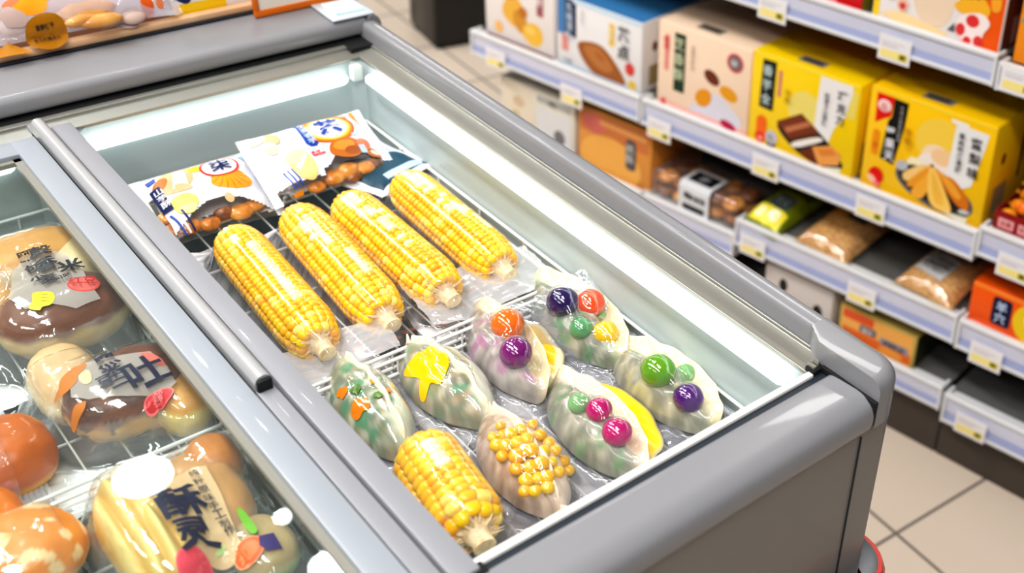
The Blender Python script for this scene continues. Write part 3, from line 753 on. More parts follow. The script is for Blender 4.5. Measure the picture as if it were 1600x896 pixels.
class Pillow:
    def __init__(s,w,l,H,seed,bot=.45): s.w=w; s.l=l; s.H=H; s.seed=seed; s.bot=bot
    def top(s,x,y,e=0):
        u=max(-1,min(1,x/(s.w/2))); v=max(-1,min(1,y/(s.l/2)))
        h=s.H*max(0,1-abs(u)**3.2)**.75*max(0,1-abs(v)**3.6)**.6
        wr=.0016*math.sin(v*11+s.seed)*abs(u)**2.5*(1-abs(u)**14)+.0016*noise.noise(Vector((x*45,y*45,s.seed)))*(1-abs(u)**6)
        return (x*(1-.05*(1-u*u)*0), y*(1-.07*(1-abs(u)**4)), h+wr+e)
    def mesh(s,winf=None,nu=64,nv=48):
        mb=MB(); w,l=s.w,s.l
        mb.grid(lambda u,v: s.top((u-.5)*w,(v-.5)*l),nu,nv,0,mfn=(lambda u,v: 1 if winf and winf(2*u-1,2*v-1) else 0))
        mb.grid(lambda u,v: (lambda p:(p[0],p[1],-p[2]*s.bot-.0004))(s.top((u-.5)*w,(v-.5)*l)),nu//2,nv//2,0,flip=True,mfn=(lambda u,v: 1 if winf and winf(2*u-1,2*v-1) else 0))
        return mb
    def seals(s,mb,d=.010,mi=0):
        # flat crimped end seals with a serrated edge
        for sg in (-1,1):
            n=60
            def P(u,v,sg=sg):
                y=(u-.5)*s.l*1.0; x=sg*(s.w/2-.001+v*d); 
                return (x+(.0011*(1 if int(u*n)%2 else -1) if v>.99 else 0), y*(1+.02*v), .0006*math.sin(v*22)+.0022*math.sin(y*70+s.seed)*v)
            mb.grid(P,n,6,mi,flip=sg>0)
def place(o,loc,rx=0,ry=0,rz=0):
    o.location=loc; o.rotation_euler=(rx,ry,rz)
def snack_pack(name,w,l,H,loc,rot,label,seed,winf,cookies,art,letter,group='printed snack packs by the back wall',kxy=(1,1)):
    T=empty(name,(0,0,0),0,label,'snack pack',group); place(T,loc,*rot)
    p=Pillow(w,l,H,seed); mb=p.mesh(winf); p.seals(mb); mb.build('pack_film',[M_pack,M_packw],T,smooth=180)
    for (x,y,r,k) in cookies:
        c=p.top(x,y)[2]; mb=MB(); mb.ell((x,y*.90,c*.25),(r,r*.7,max(.003,c*.50)),n=18,m=12,fn=lambda q:q*(1+.10*noise.noise(q*120+Vector((x*99,y*99,0)))))
        mb.build('biscuit',M_cookd if k else M_cook,T,smooth=180)
    a=Art(p.top,maxlen=.004,lift=.0005); a.kx,a.ky=kxy; art(a,w,l); a.build('printed_artwork',T)
    a=Art(p.top,maxlen=.006,lift=.0026,split=True); a.kx,a.ky=kxy; letter(a,w,l); a.build('lettering',T)
    return T
def nx(u,w): return (u-.5)*w
def ny(v,l): return (.5-v)*l
def art1(a,w,l):
    X=lambda u:nx(u,w); Y=lambda v:ny(v,l)
    a.poly([(X(.10),Y(.30)),(X(.16),Y(.08)),(X(.40),Y(.03)),(X(.47),Y(.10)),(X(.42),Y(.30)),(X(.30),Y(.42)),(X(.15),Y(.40))],TAN)
    a.poly([(X(.22),Y(.34)),(X(.30),Y(.06)),(X(.40),Y(.05)),(X(.36),Y(.34))],flat(*sr(240,222,204))); a.ell(X(.14),Y(.22),.012,.008,BRN,rot=.8); a.ell(X(.31),Y(.36),.010,.006,flat(*sr(226,176,130)),rot=-.6)
    a.ell(X(.49),Y(.13),.009,.008,YL,wob=.05)
    a.ell(X(.735),Y(.44),.022,.021,ORG,rot=-.3,wob=.05,seed=3)
    dk=flat(*sr(150,80,0))
    for k in range(9):
        t=-2.9+k*.33; x0,y0=X(.72),Y(.30); c,s_=math.cos(t),math.sin(t); r=.021+.008*abs(s_)
        a.poly([(x0+.006*c-.0004*s_,y0+.006*s_+.0004*c),(x0+r*c*.6+.0012*math.cos(t+1.4),y0+r*s_*.75),(x0+r*c-.0003*s_,y0+r*s_*1.05),(x0+r*c*.6+.0012*math.cos(t+1.4)+.0008*s_,y0+r*s_*.75-.0008*c)],dk)
    a.ell(X(.70),Y(.20),.0235,.021,RD); a.ell(X(.70),Y(.20),.0205,.0182,WH)
    a.ell(X(.25),Y(.60),.0135,.019,flat(*sr(246,226,110)),rot=.15,wob=.05,seed=4); a.ell(X(.25),Y(.68),.010,.008,flat(*sr(250,236,150)))
    a.poly([(X(.035),Y(.26)),(X(.125),Y(.24)),(X(.145),Y(.60)),(X(.05),Y(.60))],NV)
    a.poly([(X(.04),Y(.10)),(X(.14),Y(.07)),(X(.12),Y(.14)),(X(.05),Y(.17))],BL); a.poly([(X(.92),Y(.06)),(X(.99),Y(.05)),(X(.985),Y(.16)),(X(.95),Y(.12))],LBL)
    for k in range(3): a.poly([(X(.08+k*.05),Y(.66)),(X(.10+k*.05),Y(.66)),(X(.155+k*.04),Y(.96)),(X(.135+k*.04),Y(.96))],(BL,WH,NV)[k])
    a.ell(X(.62),Y(.72),.005,.009,TAN)
def let1(a,w,l):
    a.text('柒',nx(.70,w),ny(.20,l),.024,NV,bold=.02); a.vtext('山芋酥',nx(.092,w),ny(.275,l),.0105,WH,rot=.06)
def win1(u,v): 
    return v < -.48+.16*math.cos(u*3.1)-.22*u*u or (u<-.88 and v<.35)
snack_pack('snack_pack',.106,.088,.017,(.0865,.6105,.772),(.40,.0,-.01),'white snack pack with a red-ringed circle and an orange shell, beside the mullion',1.3,win1,[(-.030,-.031,.012,0),(-.012,-.035,.011,0),(.004,-.028,.010,1),(.020,-.032,.013,0),(.036,-.028,.011,0),(-.043,-.01,.011,0),(-.044,-.028,.011,0)],art1,let1,kxy=(.84,.72))
def art2(a,w,l):
    X=lambda u:nx(u,w); Y=lambda v:ny(v,l)
    for k,c in enumerate((sr(240,78,8),sr(250,130,10),sr(255,190,40),sr(255,232,150))): a.ell(X(.655),Y(.25),.0345-.0028*k,.0315-.0026*k,flat(*c))
    a.ell(X(.655),Y(.25),.0235,.0215,WH)
    a.poly([(X(.39),Y(.02)),(X(.46),Y(.03)),(X(.455),Y(.10)),(X(.475),Y(.40)),(X(.50),Y(.45)),(X(.47),Y(.49)),(X(.42),Y(.48)),(X(.395),Y(.42)),(X(.405),Y(.10))],BL)
    a.rrect(X(.39),Y(.625),X(.51),Y(.55),.001,PNK); a.rrect(X(.395),Y(.620),X(.446),Y(.555),.001,flat(*sr(236,70,80))); a.rrect(X(.452),Y(.62),X(.505),Y(.555),.001,flat(*sr(240,90,96)))
    a.ell(X(.70),Y(.62),.0225,.0185,BRN,wob=.03); a.ell(X(.69),Y(.58),.014,.009,flat(*sr(222,140,48))); a.ell(X(.74),Y(.68),.010,.008,flat(*sr(160,80,14)))
    a.ell(X(.28),Y(.68),.0150,.027,flat(*sr(240,216,140)),rot=.12,wob=.03); a.ell(X(.255),Y(.55),.013,.012,flat(*sr(228,210,170))); a.poly([(X(.22),Y(.68)),(X(.34),Y(.55)),(X(.35),Y(.58)),(X(.24),Y(.74))],WH)
    a.ell(X(.165),Y(.18),.0085,.014,TAN,rot=.2); a.ell(X(.12),Y(.30),.007,.013,flat(*sr(222,204,180)),rot=.3); a.ell(X(.07),Y(.12),.010,.006,flat(*sr(226,212,180)))
    a.ell(X(.87),Y(.60),.009,.010,SAL,rot=.5); a.ell(X(.93),Y(.74),.011,.009,BRN); a.ell(X(.94),Y(.73),.006,.005,flat(*sr(250,220,200)))
    a.rrect(X(.81),Y(.74),X(.87),Y(.62),.001,LBL); a.rrect(X(.815),Y(.46),X(.87),Y(.42),.001,LBL); a.ell(X(.86),Y(.10),.006,.004,flat(*sr(220,170,160)))
    a.poly([(X(.93),Y(.05)),(X(.985),Y(.03)),(X(.99),Y(.32)),(X(.965),Y(.22))],ORG)
    for k in range(3): a.poly([(X(.10+k*.035),Y(.68)),(X(.112+k*.035),Y(.68)),(X(.142+k*.035),Y(.93)),(X(.13+k*.035),Y(.93))],BL)
    a.poly([(X(.10),Y(.965)),(X(.20),Y(.955)),(X(.19),Y(.995)),(X(.12),Y(.995))],ORG)
def let2(a,w,l):
    a.text('茶',nx(.655,w),ny(.25,l),.033,BL,bold=.035); a.vtext('全麦香芋',nx(.437,w),ny(.085,l),.0105,flat(*sr(190,210,245)),gap=1.1,rot=.06)
    a.text('上',nx(.42,w),ny(.588,l),.006,WH); a.text('品',nx(.479,w),ny(.588,l),.006,WH)
def win2(u,v): return v < -.62+.30*ss(-.1,.25,u)*1.0-.15*ss(.55,.95,u) and u>-.15 or v<-.80-.12*u
snack_pack('snack_pack',.120,.092,.019,(.205,.609,.783),(.42,.0,-.02),'white snack pack with an orange-ringed circle and a round brown bun, near the back corner',2.9,win2,[(.0,-.036,.013,0),(.018,-.033,.013,0),(.036,-.035,.012,0),(.022,-.041,.010,1),(-.02,-.041,.010,0),(.048,-.032,.010,1)],art2,let2,kxy=(.84,.76))
# a third pack, mostly hidden
def art3(a,w,l):
    a.rect(-w*.48,-l*.45,w*.48,l*.45,flat(*sr(12,62,84))); a.ell(-.01,.030,.012,.009,flat(*sr(236,96,20))); a.poly([(-.02,-.04),(.03,-.045),(.032,-.036),(-.018,-.030)],LBL); a.poly([(.01,.0),(.04,-.01),(.04,.004),(.012,.012)],LBL)
def let3(a,w,l): a.text('海苔',.018,.034,.010,LBL)
snack_pack('snack_pack',.075,.10,.010,(.258,.592,.762),(.0,.0,.35),'teal snack pack with an orange patch, tucked under the brown bun pack',4.4,None,[],art3,let3)
def art4(a,w,l):
    a.rect(-w*.48,-l*.46,w*.48,l*.46,flat(*sr(26,16,14)))
    for k in range(9): a.ell(-.06+.016*k,.006*math.sin(k*2.1)-.004,.006,.005,flat(*sr(236,96,16)),wob=.12,seed=k)
def let4(a,w,l): a.text('红枣',.03,.014,.008,ORG)
snack_pack('snack_pack',.17,.055,.008,(at(632,532,.706).x,at(632,532,.706).y,.706),(.0,.0,-.10),'dark brown snack pack with orange spots, lying under the wire baskets',6.1,None,[],art4,let4,group=None)
# ================================================================== left compartment, under the glass
def aty(px,py,y):
    d=ray(px,py); return CAM+d*((y-CAM.y)/d.y)
M_bag=film('bread_bag_film',vc=True,refl=1.7,bump=.12,bscale=60,rough=.03,milkcol=(.92,.93,.95))
M_frost=film('frosted_print',milk=.62,refl=.5,bump=.1,bscale=70,milkcol=sr(208,196,190))
M_kraft=film('kraft_print',milk=.93,refl=.4,bump=.1,bscale=70,milkcol=sr(226,192,150))
M_bun=vcol('bun_crust',.38,.25,.05,.004)
def bun(T,c,r,top,side,name='bread_bun',seed=1,cut=.30,ridges=0,label=None,spots=None):
    mb=MB(); mb.c=[]; nu,nv=84,40
    def P(u,v):
        th=2*PI*u; ph=PI*(v-.5); ct=math.copysign(abs(math.cos(th))**.85,math.cos(th)); st=math.copysign(abs(math.sin(th))**.85,math.sin(th))
        q=Vector((math.cos(ph)**.58*ct*r[0],math.cos(ph)**.58*st*r[1],math.sin(ph)*r[2]))
        q*=1+.05*noise.noise(q*40+Vector((seed*5,0,0)))+.02*noise.noise(q*130)
        if ridges: q.z+=.0024*math.cos(q.x*ridges)*max(0,math.sin(ph)+.4)
        return q
    for j in range(nv+1):
        for i in range(nu):
            q=P(i/nu,j/nv); t=q.z/r[2]; k=ss(cut-.12,cut+.14,t+.16*noise.noise(q*55+Vector((seed,2,0))))
            col=Vector(side).lerp(Vector(top),k)*(1+.12*noise.noise(q*90))
            if spots and noise.noise(q*75+Vector((seed*3,1,1)))>.18: col=Vector(spots)
            if ridges: col=col.lerp(Vector(side),.9*(.5-.5*math.cos(q.x*ridges)))
            mb.v.append(tuple(Vector(c)+q)); mb.c.append((max(0,col.x),max(0,col.y),max(0,col.z),1))
    for j in range(nv):
        for i in range(nu): mb.f.append((j*nu+i,j*nu+(i+1)%nu,(j+1)*nu+(i+1)%nu,(j+1)*nu+i)); mb.m.append(0)
    return mb.build(name,M_bun,T,smooth=180,label=label)
def sellip(x,y,c,r):
    a=abs((x-c[0])/r[0])**2.4+abs((y-c[1])/r[1])**2.4
    return c[2]+r[2]*(1-a)**.38 if a<1 else -9
def bread_bag(name,x0,x1,y0,y1,buns,label,seed,art=None,letter=None,crk=.006,iters=50,film_m=None,seal=None,cat='bread bag',group='bagged bread under the glass lid'):
    cx,cy=(x0+x1)/2,(y0+y1)/2; T=empty(name,(cx,cy,BZ+.001),0,label,cat,group); base=Vector(T.location)
    B=[]
    for k,(px,py,zc,r,top,side,kw) in enumerate(buns):
        p=at(px,py,BZ+zc+r[2]*.5)-base; c=(p.x,p.y,r[2]*1.0+zc); bun(T,c,r,top,side,seed=seed+k,**kw); B.append((c,r))
    def ob(x,y): return max([-9]+[sellip(x,y,c,(r[0]*1.06,r[1]*1.06,r[2]*1.04)) for c,r in B])
    w,l=(x1-x0)/2,(y1-y0)/2
    mb,sm=film_sheet(-w,w,-l,l,104,116,ob,lambda x,y:.0008,iters=iters*3,eps=.0015,crk=crk,seed=seed*2.7,sc=30,stretch=2.6,ang=.6+seed,flatcrk=.005,edgewob=.004,milk=(.035,.95))
    mb.build('plastic_bag',film_m or M_bag,T,smooth=180)
    if seal:
        sx0,sx1=seal; mb=MB()
        mb.grid(lambda u,v:(sx0-cx+(sx1-sx0)*u,(v-.5)*2*l*.98,.010+.0012*math.sin(u*40)+.006*math.sin(v*5)*(1-u)),26,40)
        mb.build('end_seal',film('seal_film',milk=.45,refl=1.2,bump=.1),T,smooth=180)
    def Q(px,py):
        P=march(px,py,lambda X,Y: base.z+sm(X-base.x,Y-base.y),base.z,base.z+.085)-base; return (P.x,P.y)
    fn=lambda x,y,e:(x,y,sm(x,y)+e*2+.0006)
    if art: a=Art(fn,maxlen=.004,lift=.0004); art(a,Q); a.build('printed_patches',T)
    if letter: a=Art(fn,maxlen=.005,lift=.0022,split=True); letter(a,Q); a.build('lettering',T)
    return T
TANS=sr(236,200,128); BRNT=sr(124,58,12); PALEB=sr(240,214,160); GOLD=sr(226,164,78)
INK=flat(*sr(16,18,34)); INKB=flat(*sr(14,20,58))
def a1(a,Q):
    a.poly([Q(*p) for p in ((34,408),(60,396),(100,398),(128,420),(140,446),(158,470),(120,486),(80,478),(40,486),(14,470),(20,430))],M_frost)
    c=Q(131,446); a.ell(*c,.0125,.0105,flat(*sr(232,70,66)),rot=-.5); a.ell(*c,.0110,.009,flat(*sr(246,120,112)),rot=-.5)
    a.poly(smoothpoly([Q(*p) for p in ((50,462),(58,459),(84,459),(87,470),(80,480),(66,482),(64,489),(46,487),(46,481),(52,474))],2),flat(*sr(250,226,0)))
    for k in range(3): a.poly([Q(58,465+k*5),Q(70,463+k*5),Q(80,464+k*5),Q(70,464+k*5)],flat(*sr(150,130,0)))
def l1(a,Q):
    a.text('米',*Q(112,423),.020,INK,bold=.03,rot=-.05); a.text('馨',*Q(66,404),.018,INK,bold=.02,rot=-.1); a.text('香',*Q(74,421),.017,INK,bold=.03,rot=-.1)
    a.text('黑',*Q(41,411),.012,INK,bold=.04); a.text('包',*Q(52,428),.011,INK,bold=.04); a.text('小',*Q(61,443),.012,INK,bold=.04); a.text('麦',*Q(78,443),.014,INK,bold=.03)
    a.text('口味',*Q(101,440),.007,INK,bold=.02); a.text('红豆',*Q(131,446),.010,flat(*sr(190,40,40)),rot=-.3)
bread_bag('bread_bag',-.215,-.038,.434,.618,[(104,512,0,(.052,.038,.026),BRNT,TANS,dict(cut=.12)),(52,424,.016,(.052,.034,.021),GOLD,PALEB,dict(cut=.5)),(126,422,.014,(.030,.040,.020),PALEB,PALEB,dict(cut=.5)),(-20,505,0,(.030,.04,.022),GOLD,PALEB,dict(cut=.2))],
  'clear bag of brown-topped bread with a yellow blot print, rearmost under the glass',1.0,a1,l1)
def a2(a,Q):
    a.poly([Q(*p) for p in ((110,590),(130,572),(200,556),(235,552),(262,575),(276,600),(262,618),(200,622),(140,628),(112,625))],M_frost)
    a.poly(smoothpoly([Q(*p) for p in ((216,556),(232,553),(252,562),(262,577),(246,574),(230,566))],2),flat(*sr(238,122,110)))
    c=Q(249,628); a.ell(*c,.0118,.0058,flat(*sr(246,120,120))); a.ell(*c,.0106,.0050,flat(*sr(214,24,44)))
    for (px,py,rx,ry,rot) in ((112,588,.012,.007,.5),(104,606,.010,.006,0),(122,648,.007,.004,.3)): a.ell(*Q(px,py),rx,ry,flat(*sr(206,122,44)),rot=rot,wob=.08,seed=px)
    a.poly(smoothpoly([Q(*p) for p in ((120,592),(140,578),(146,600),(132,606))],2),flat(*sr(232,196,154)))
def l2(a,Q):
    a.text('吐',*Q(228,585),.029,INKB,bold=.02,rot=.1); a.text('黑',*Q(168,572),.017,INKB,bold=.03); a.text('米',*Q(176,586),.014,INKB,bold=.03); a.text('三',*Q(188,601),.012,INKB,bold=.02); a.text('豆',*Q(166,603),.011,INKB,bold=.03)
    a.text('手作',*Q(249,624),.0036,flat(*sr(250,150,150)),sx=.9); a.text('面包',*Q(249,633),.0036,flat(*sr(250,150,150)),sx=.9)
bread_bag('bread_bag',-.160,-.036,.278,.428,[(212,632,0,(.052,.040,.026),sr(128,64,30),sr(226,176,96),dict(cut=.05,spots=sr(96,50,34))),(110,618,0,(.026,.045,.021),sr(230,190,140),PALEB,dict(cut=.4)),(285,645,0,(.022,.032,.022),GOLD,sr(236,210,120),dict(cut=.4))],
  'clear bag of dark fruit bread with a round red seal, under the glass',2.0,a2,l2,seal=(-.184,-.160))
def a3(a,Q):
    a.poly([Q(*p) for p in ((264,752),(300,734),(322,731),(345,772),(372,840),(386,870),(330,888),(300,850),(268,800))],M_kraft)
    c=Q(389,862); a.ell(*c,.0105,.0095,flat(*sr(250,160,120))); a.ell(*c,.0098,.0088,flat(*sr(246,96,30))); a.ell(*c,.007,.006,flat(*sr(250,120,60)))
    c=Q(305,890); a.ell(*c,.0105,.012,flat(*sr(244,96,110))); a.ell(*c,.009,.0105,flat(*sr(240,70,90)))
    a.poly(smoothpoly([Q(*p) for p in ((368,800),(378,797),(403,828),(402,838),(390,838))],2),flat(*sr(120,186,50)))
    a.poly([Q(*p) for p in ((405,842),(428,836),(442,862),(418,864),(406,856))],flat(*sr(52,32,104)))
    a.poly(smoothpoly([Q(*p) for p in ((336,868),(348,855),(354,858),(350,870),(340,876))],2),flat(*sr(190,214,140)))
def l3(a,Q):
    a.text('酥',*Q(283,790),.030,INKB,bold=.03); a.text('灵',*Q(306,838),.024,INKB,bold=.03)
    for k,ch in enumerate('纯粹原味手工制作'): a.text(ch,*Q(304+k*8.0,748+k*13.0),.0065,INKB,bold=.01)
bread_bag('cake_bag',-.165,-.040,.090,.272,[(240,852,0,(.030,.062,.026),sr(246,222,140),sr(208,156,40),dict(ridges=520,cut=-.5,label='ridged pale yellow cake')),(330,800,0,(.026,.050,.022),sr(204,150,90),PALEB,dict(cut=.3)),(338,752,0,(.020,.022,.024),sr(206,128,44),PALEB,dict(cut=.0)),(415,876,0,(.022,.028,.018),sr(196,168,120),sr(170,180,90),dict(cut=.3))],
  'clear bag of ridged yellow cake with a kraft label and orange sticker, under the glass',3.0,a3,l3,crk=.003)
bread_bag('bun_bag',-.290,-.170,.110,.268,[(40,893,0,(.040,.036,.024),sr(234,140,24),sr(246,200,120),dict(cut=.0,spots=sr(250,214,160))),(-40,850,0,(.035,.03,.022),sr(226,120,18),sr(246,200,120),dict(cut=.1))],
  'clear bag of glazed orange buns in the bottom left corner under the glass',4.0,crk=.006,iters=40)
def a5(a,Q):
    a.poly([Q(*p) for p in ((-10,672),(8,678),(22,708),(-8,706))],BL); a.poly([Q(*p) for p in ((-10,690),(10,694),(18,704),(-8,700))],WH)
bread_bag('bun_bag',-.285,-.178,.290,.418,[(8,742,0,(.036,.034,.026),sr(196,96,10),sr(226,160,60),dict(cut=-.2))],
  'pinkish clear bag with one amber bun and a blue print, under the glass',5.0,a5,None,iters=30,film_m=film('pink_bag_film',vc=True,refl=1.2,bump=.2,milkcol=sr(250,200,210)))

# ================================================================== things on the back ledge
LZ=.8668
M_wood=ramp_noise('pale_wood',[(.3,sr(226,176,130)),(.7,sr(246,206,166))],14,.5,dist=1)
T=empty('display_tray',(-.22,.815,LZ),0,'long pale wooden display tray on the back ledge of the freezer','tray')
mb=MB(); mb.box(-.73,.468,.012,.200,.0008,.006); mb.build('tray_base',mat('tray_brown',sr(120,70,34),.6),T,smooth=0)
mb=MB(); mb.box(-.73,.47,.0,.012,.0018,.0095,bev=.0015); mb.box(-.73,.47,.198,.21,.0018,.02,bev=.0015); mb.build('tray_lip',M_wood,T)
mb=MB(); mb.box(-.73,.468,-.004,.2,.0,.0018); mb.build('tray_foot',M_groove,T,smooth=0)
M_milky=film('milky_bag_film',milk=.34,refl=1.2,bump=.25,bscale=60,milkcol=sr(232,228,240))
M_gold=mat('gold_sticker',sr(184,122,12),.35,metal=.2,var=.03)
def leaning_bag(name,px,py,w,l,H,tilt,label,seed,bits,art,letter,mats):
    P=at(px,py,LZ+.008); T=empty(name,(P.x,P.y,LZ+.0085),0,label,'pastry bag'); T.rotation_euler=(tilt,0,.0)
    p=Pillow(w,l,H,seed,bot=.5); off=Matrix.Translation((0,l/2,H*.55*math.cos(tilt)))
    mb=p.mesh(); p.seals(mb,.008); mb.build('bag_film',mats,T,smooth=180,mat=off)
    bpy.context.view_layer.update(); IM=(T.matrix_world@off).inverted(); o_=IM@CAM
    def Qb(px,py):
        d=(IM.to_3x3()@ray(px,py)); t=(H*.9-o_.z)/d.z; return (o_.x+d.x*t,o_.y+d.y*t)
    for (px_,py_,z,r,m,k) in bits:
        x,y=Qb(px_,py_)
        mb=MB(); mb.ell((x,y,z),r,n=22,m=12,fn=lambda q:q*(1+.12*noise.noise(q*70+Vector((x*50,y*50,0))))); mb.build(k,m,T,smooth=180,mat=off)
    a=Art(p.top,maxlen=.006,lift=.0006); art(a,Qb); a.build('printed_patches',T,mat=off)
    if letter: a=Art(p.top,maxlen=.006,lift=.0026,split=True); letter(a,Qb); a.build('lettering',T,mat=off)
    return T
def aa(a,Q):
    a.ell(*Q(77,44),.0200,.0165,M_gold,wob=.01); a.poly([Q(-6,72),Q(4,62),Q(16,56),Q(40,64),Q(56,70),Q(20,76),Q(-6,80)],flat(*sr(196,130,20)))
    a.ell(*Q(49,6),.020,.014,ORG,wob=.10,seed=2); a.ell(*Q(18,9),.010,.004,SAL,rot=.4)
    a.ell(*Q(22,30),.012,.010,flat(*sr(196,170,164)),rot=-.5,wob=.06,seed=7)
def al(a,Q): a.text('香脆饼干',*Q(73,39),.0045,BK,rot=.02); a.text('手工烘焙点心',*Q(78,50),.0042,BK,rot=.02)
M_pas=ramp_noise('flat_pastry',[(.3,sr(190,124,56)),(.7,sr(226,170,96))],50,.45,coat=.3)
leaning_bag('pastry_bag',84,71,.240,.125,.024,.62,'milky bag of brown pastries with a round gold label, on the wooden tray',2.2,
  [(136,7,.010,(.030,.012,.006),M_pas,'pastry'),(160,22,.010,(.022,.008,.006),M_pas,'pastry'),(130,22,.010,(.018,.007,.006),M_pas,'pastry'),(20,30,.008,(.014,.011,.006),mat('pale_pastry',sr(206,180,170),.6),'pastry')],aa,al,[M_milky])
def ba(a,Q): a.ell(*Q(233,8),.0065,.010,flat(*sr(226,96,14)),rot=.1); a.ell(*Q(252,3),.004,.006,flat(*sr(240,140,90))); a.ell(*Q(206,24),.014,.009,flat(*sr(206,186,186)),wob=.08)
leaning_bag('pastry_bag',222,40,.070,.10,.020,.70,'lilac milky pastry bag with an orange drop print, beside the white card',3.7,[(210,17,.006,(.014,.009,.006),mat('pale_pastry',sr(206,180,170),.6),'pastry')],ba,None,[M_milky])
# white card with a yellow foot
P=aty(267,28,.829); Q_=aty(354,8,.829); w=Q_.x-P.x
T=empty('display_card',(P.x,.829,LZ+.0062),0,'white card with a yellow bottom band and dark blue shapes, standing in the tray','card')
mb=MB(); mb.box(0,w+.03,0,.0016,0,.075); mb.build('card',mat('white_card',sr(240,238,236),.5),T,smooth=0)
a=Art(lambda x,z,e:(x,-e,z)); a.rect(.001,.0012,w,.0135,flat(*sr(252,212,0))); a.ell(w*.28,.0235,.011,.0085,flat(*sr(14,34,96)),wob=.12); a.ell(w*.24,.027,.006,.005,flat(*sr(40,90,190))); a.ell(w*.60,.028,.010,.0065,flat(*sr(24,48,60)),wob=.1,seed=3); a.ell(w*.66,.030,.006,.004,BL); a.build('printed_artwork',T)
# orange-framed sign
P=aty(400,27,.796)
T=empty('framed_sign',(P.x,.796,LZ),0,'orange-framed blank cream sign standing on the back ledge','sign'); T.rotation_euler=(-.12,0,0)
M_or=mat('orange_frame',sr(222,112,14),.4,var=.05)
mb=MB(); fw=.0075; sw,sh_=.105,.080
mb.box(0,sw,0,.006,0,fw,bev=.001); mb.box(0,sw,0,.006,sh_-fw,sh_,bev=.001); mb.box(0,fw*.8,0,.006,fw*.9,sh_-fw*.9,bev=.001); mb.box(sw-fw*.8,sw,0,.006,fw*.9,sh_-fw*.9,bev=.001); mb.build('frame',M_or,T)
mb=MB(); mb.box(fw*.7,sw-fw*.7,.002,.005,fw*.8,sh_-fw*.8); mb.build('panel',mat('cream_panel',sr(238,230,218),.5),T,smooth=0)
mb=MB(); mb.box(.03,.07,.006,.010,.002,.05); mb.box(.03,.07,.006,.05,-.0,.003); mb.build('stand',M_or,T,smooth=0)
# clear label holder
T=empty('label_holder',(.3285,.768,LZ),-.02,'clear flat label holder with a white card, at the right end of the back ledge','label holder')
mb=MB(); mb.box(-.030,.022,-.028,.028,0,.0022,bev=.001); mb.build('holder',mat('acrylic_edge',sr(206,216,226),.12,var=.02,coat=.6),T)
mb=MB(); mb.box(-.020,.0165,-.0165,.022,.0022,.0032); mb.box(-.020,.0165,-.0165,-.0105,.0032,.0036,1); mb.build('card',[mat('bright_card',sr(246,250,250),.4),mat('teal_strip',sr(176,226,232),.3)],T,smooth=0)
# ================================================================== the shelving across the aisle
AZ=-.162; NV_=Vector((math.cos(AZ),-math.sin(AZ),0)); UV_=Vector((math.sin(AZ),math.cos(AZ),0))
G=Matrix(((-UV_.x,NV_.x,0,NV_.x*1.1825),(-UV_.y,NV_.y,0,NV_.y*1.1825),(0,0,1,0),(0,0,0,1)))   # x runs along the shelf to the right, y into it
TILT=Matrix.Translation((-.18,0,.45)) @ Matrix.Rotation(-.028,4,'Y') @ Matrix.Translation((.18,0,-.45))
SH=G @ TILT
def sx(px,py,d=0.0):
    # pixel on the shelf's front plane -> position along the shelf
    n=NV_; o=G.translation+n*d; r=ray(px,py); P=CAM+r*((o-CAM).dot(n)/r.dot(n)); q=SH.inverted()@P; return q
M_shelf=mat('shelf_white',(.74,.75,.77),.4,var=.02,coat=.1)
M_rail2=mat('price_rail_lilac',(.68,.70,.85),.25,var=.03,coat=.3)
M_rail3=mat('price_rail_blue',(.36,.40,.62),.3,var=.03)
M_board=mat('shelf_board',(.13,.13,.125),.5,var=.05)
M_up=mat('shelf_dark_metal',(.03,.03,.032),.5,var=.1)
M_kick=mat('shelf_kick',(.075,.06,.05),.5,var=.08)
BACK=.34
def shelf_bay(x0,x1,levels,label,kick=True,ztop=1.0):
    T=empty('shelving_bay',label=label,cat='shelving',group=None,mat=G@Matrix.Translation((x0,0,0)))
    mb=MB(); mb.box(0,x1-x0,BACK,BACK+.02,.0,ztop); mb.build('back_panel',M_up,T,smooth=0)
    for xx in (0.0,x1-x0-.004):
        mb=MB(); mb.box(xx,xx+.004,.20,BACK,.0,ztop); mb.build('side_upright',M_up,T,smooth=0)
    if kick:
        mb=MB(); mb.box(0,x1-x0,.022,.035,.0,.10); mb.build('kick_plate',M_kick,T,smooth=0)
    for (a,b,top,h,d0) in levels:
        S=MB(); S.box(a,b,d0+.030,BACK,top-.011,top-.008,1); S.box(a,b,d0+.004,d0+.030,top-.011,top-.008,0); 
        M=Matrix.Translation((-x0,0,0))@TILT
        o=S.build('shelf',[M_shelf,M_board],T,smooth=0,mat=M)
        R_=MB(); y=d0
        R_.extrude(bevelprof([(y+.012,top-.009),(y+.012,top),(y,top),(y,top-.0075),(y+.003,top-.009)],.002),'x',a,b,0)
        R_.extrude([(y+.003,top-.009),(y+.0045,top-h*.62)],'x',a+.004,b-.004,1,caps=False)
        R_.extrude([(y+.0045,top-h*.62),(y+.001,top-h+.0075)],'x',a+.004,b-.004,2,caps=False)
        R_.extrude(bevelprof([(y+.004,top-h+.008),(y,top-h+.0075),(y,top-h),(y+.01,top-h),(y+.01,top-h+.008)],.0015),'x',a,b,0)
        for (e0,e1) in ((a,a+.005),(b-.005,b)): R_.box(e0,e1,y-.0003,y+.03,top-h,top-.0005,0)
        r=R_.build('price_rail',[M_shelf,M_rail2,M_rail3],o,smooth=40)
    return T
TA,TB,TC,TD=.752,.464,.302,.155
shelf_bay(-1.325,-.868,[(-1.325,-.870,TB,.052,0),(-1.325,-.870,.258,.05,.012),(-1.325,-.870,.13,.05,.012),(-1.325,-.870,TA,.049,0)],'left shelving bay beyond the freezer, holding the two white cake boxes')
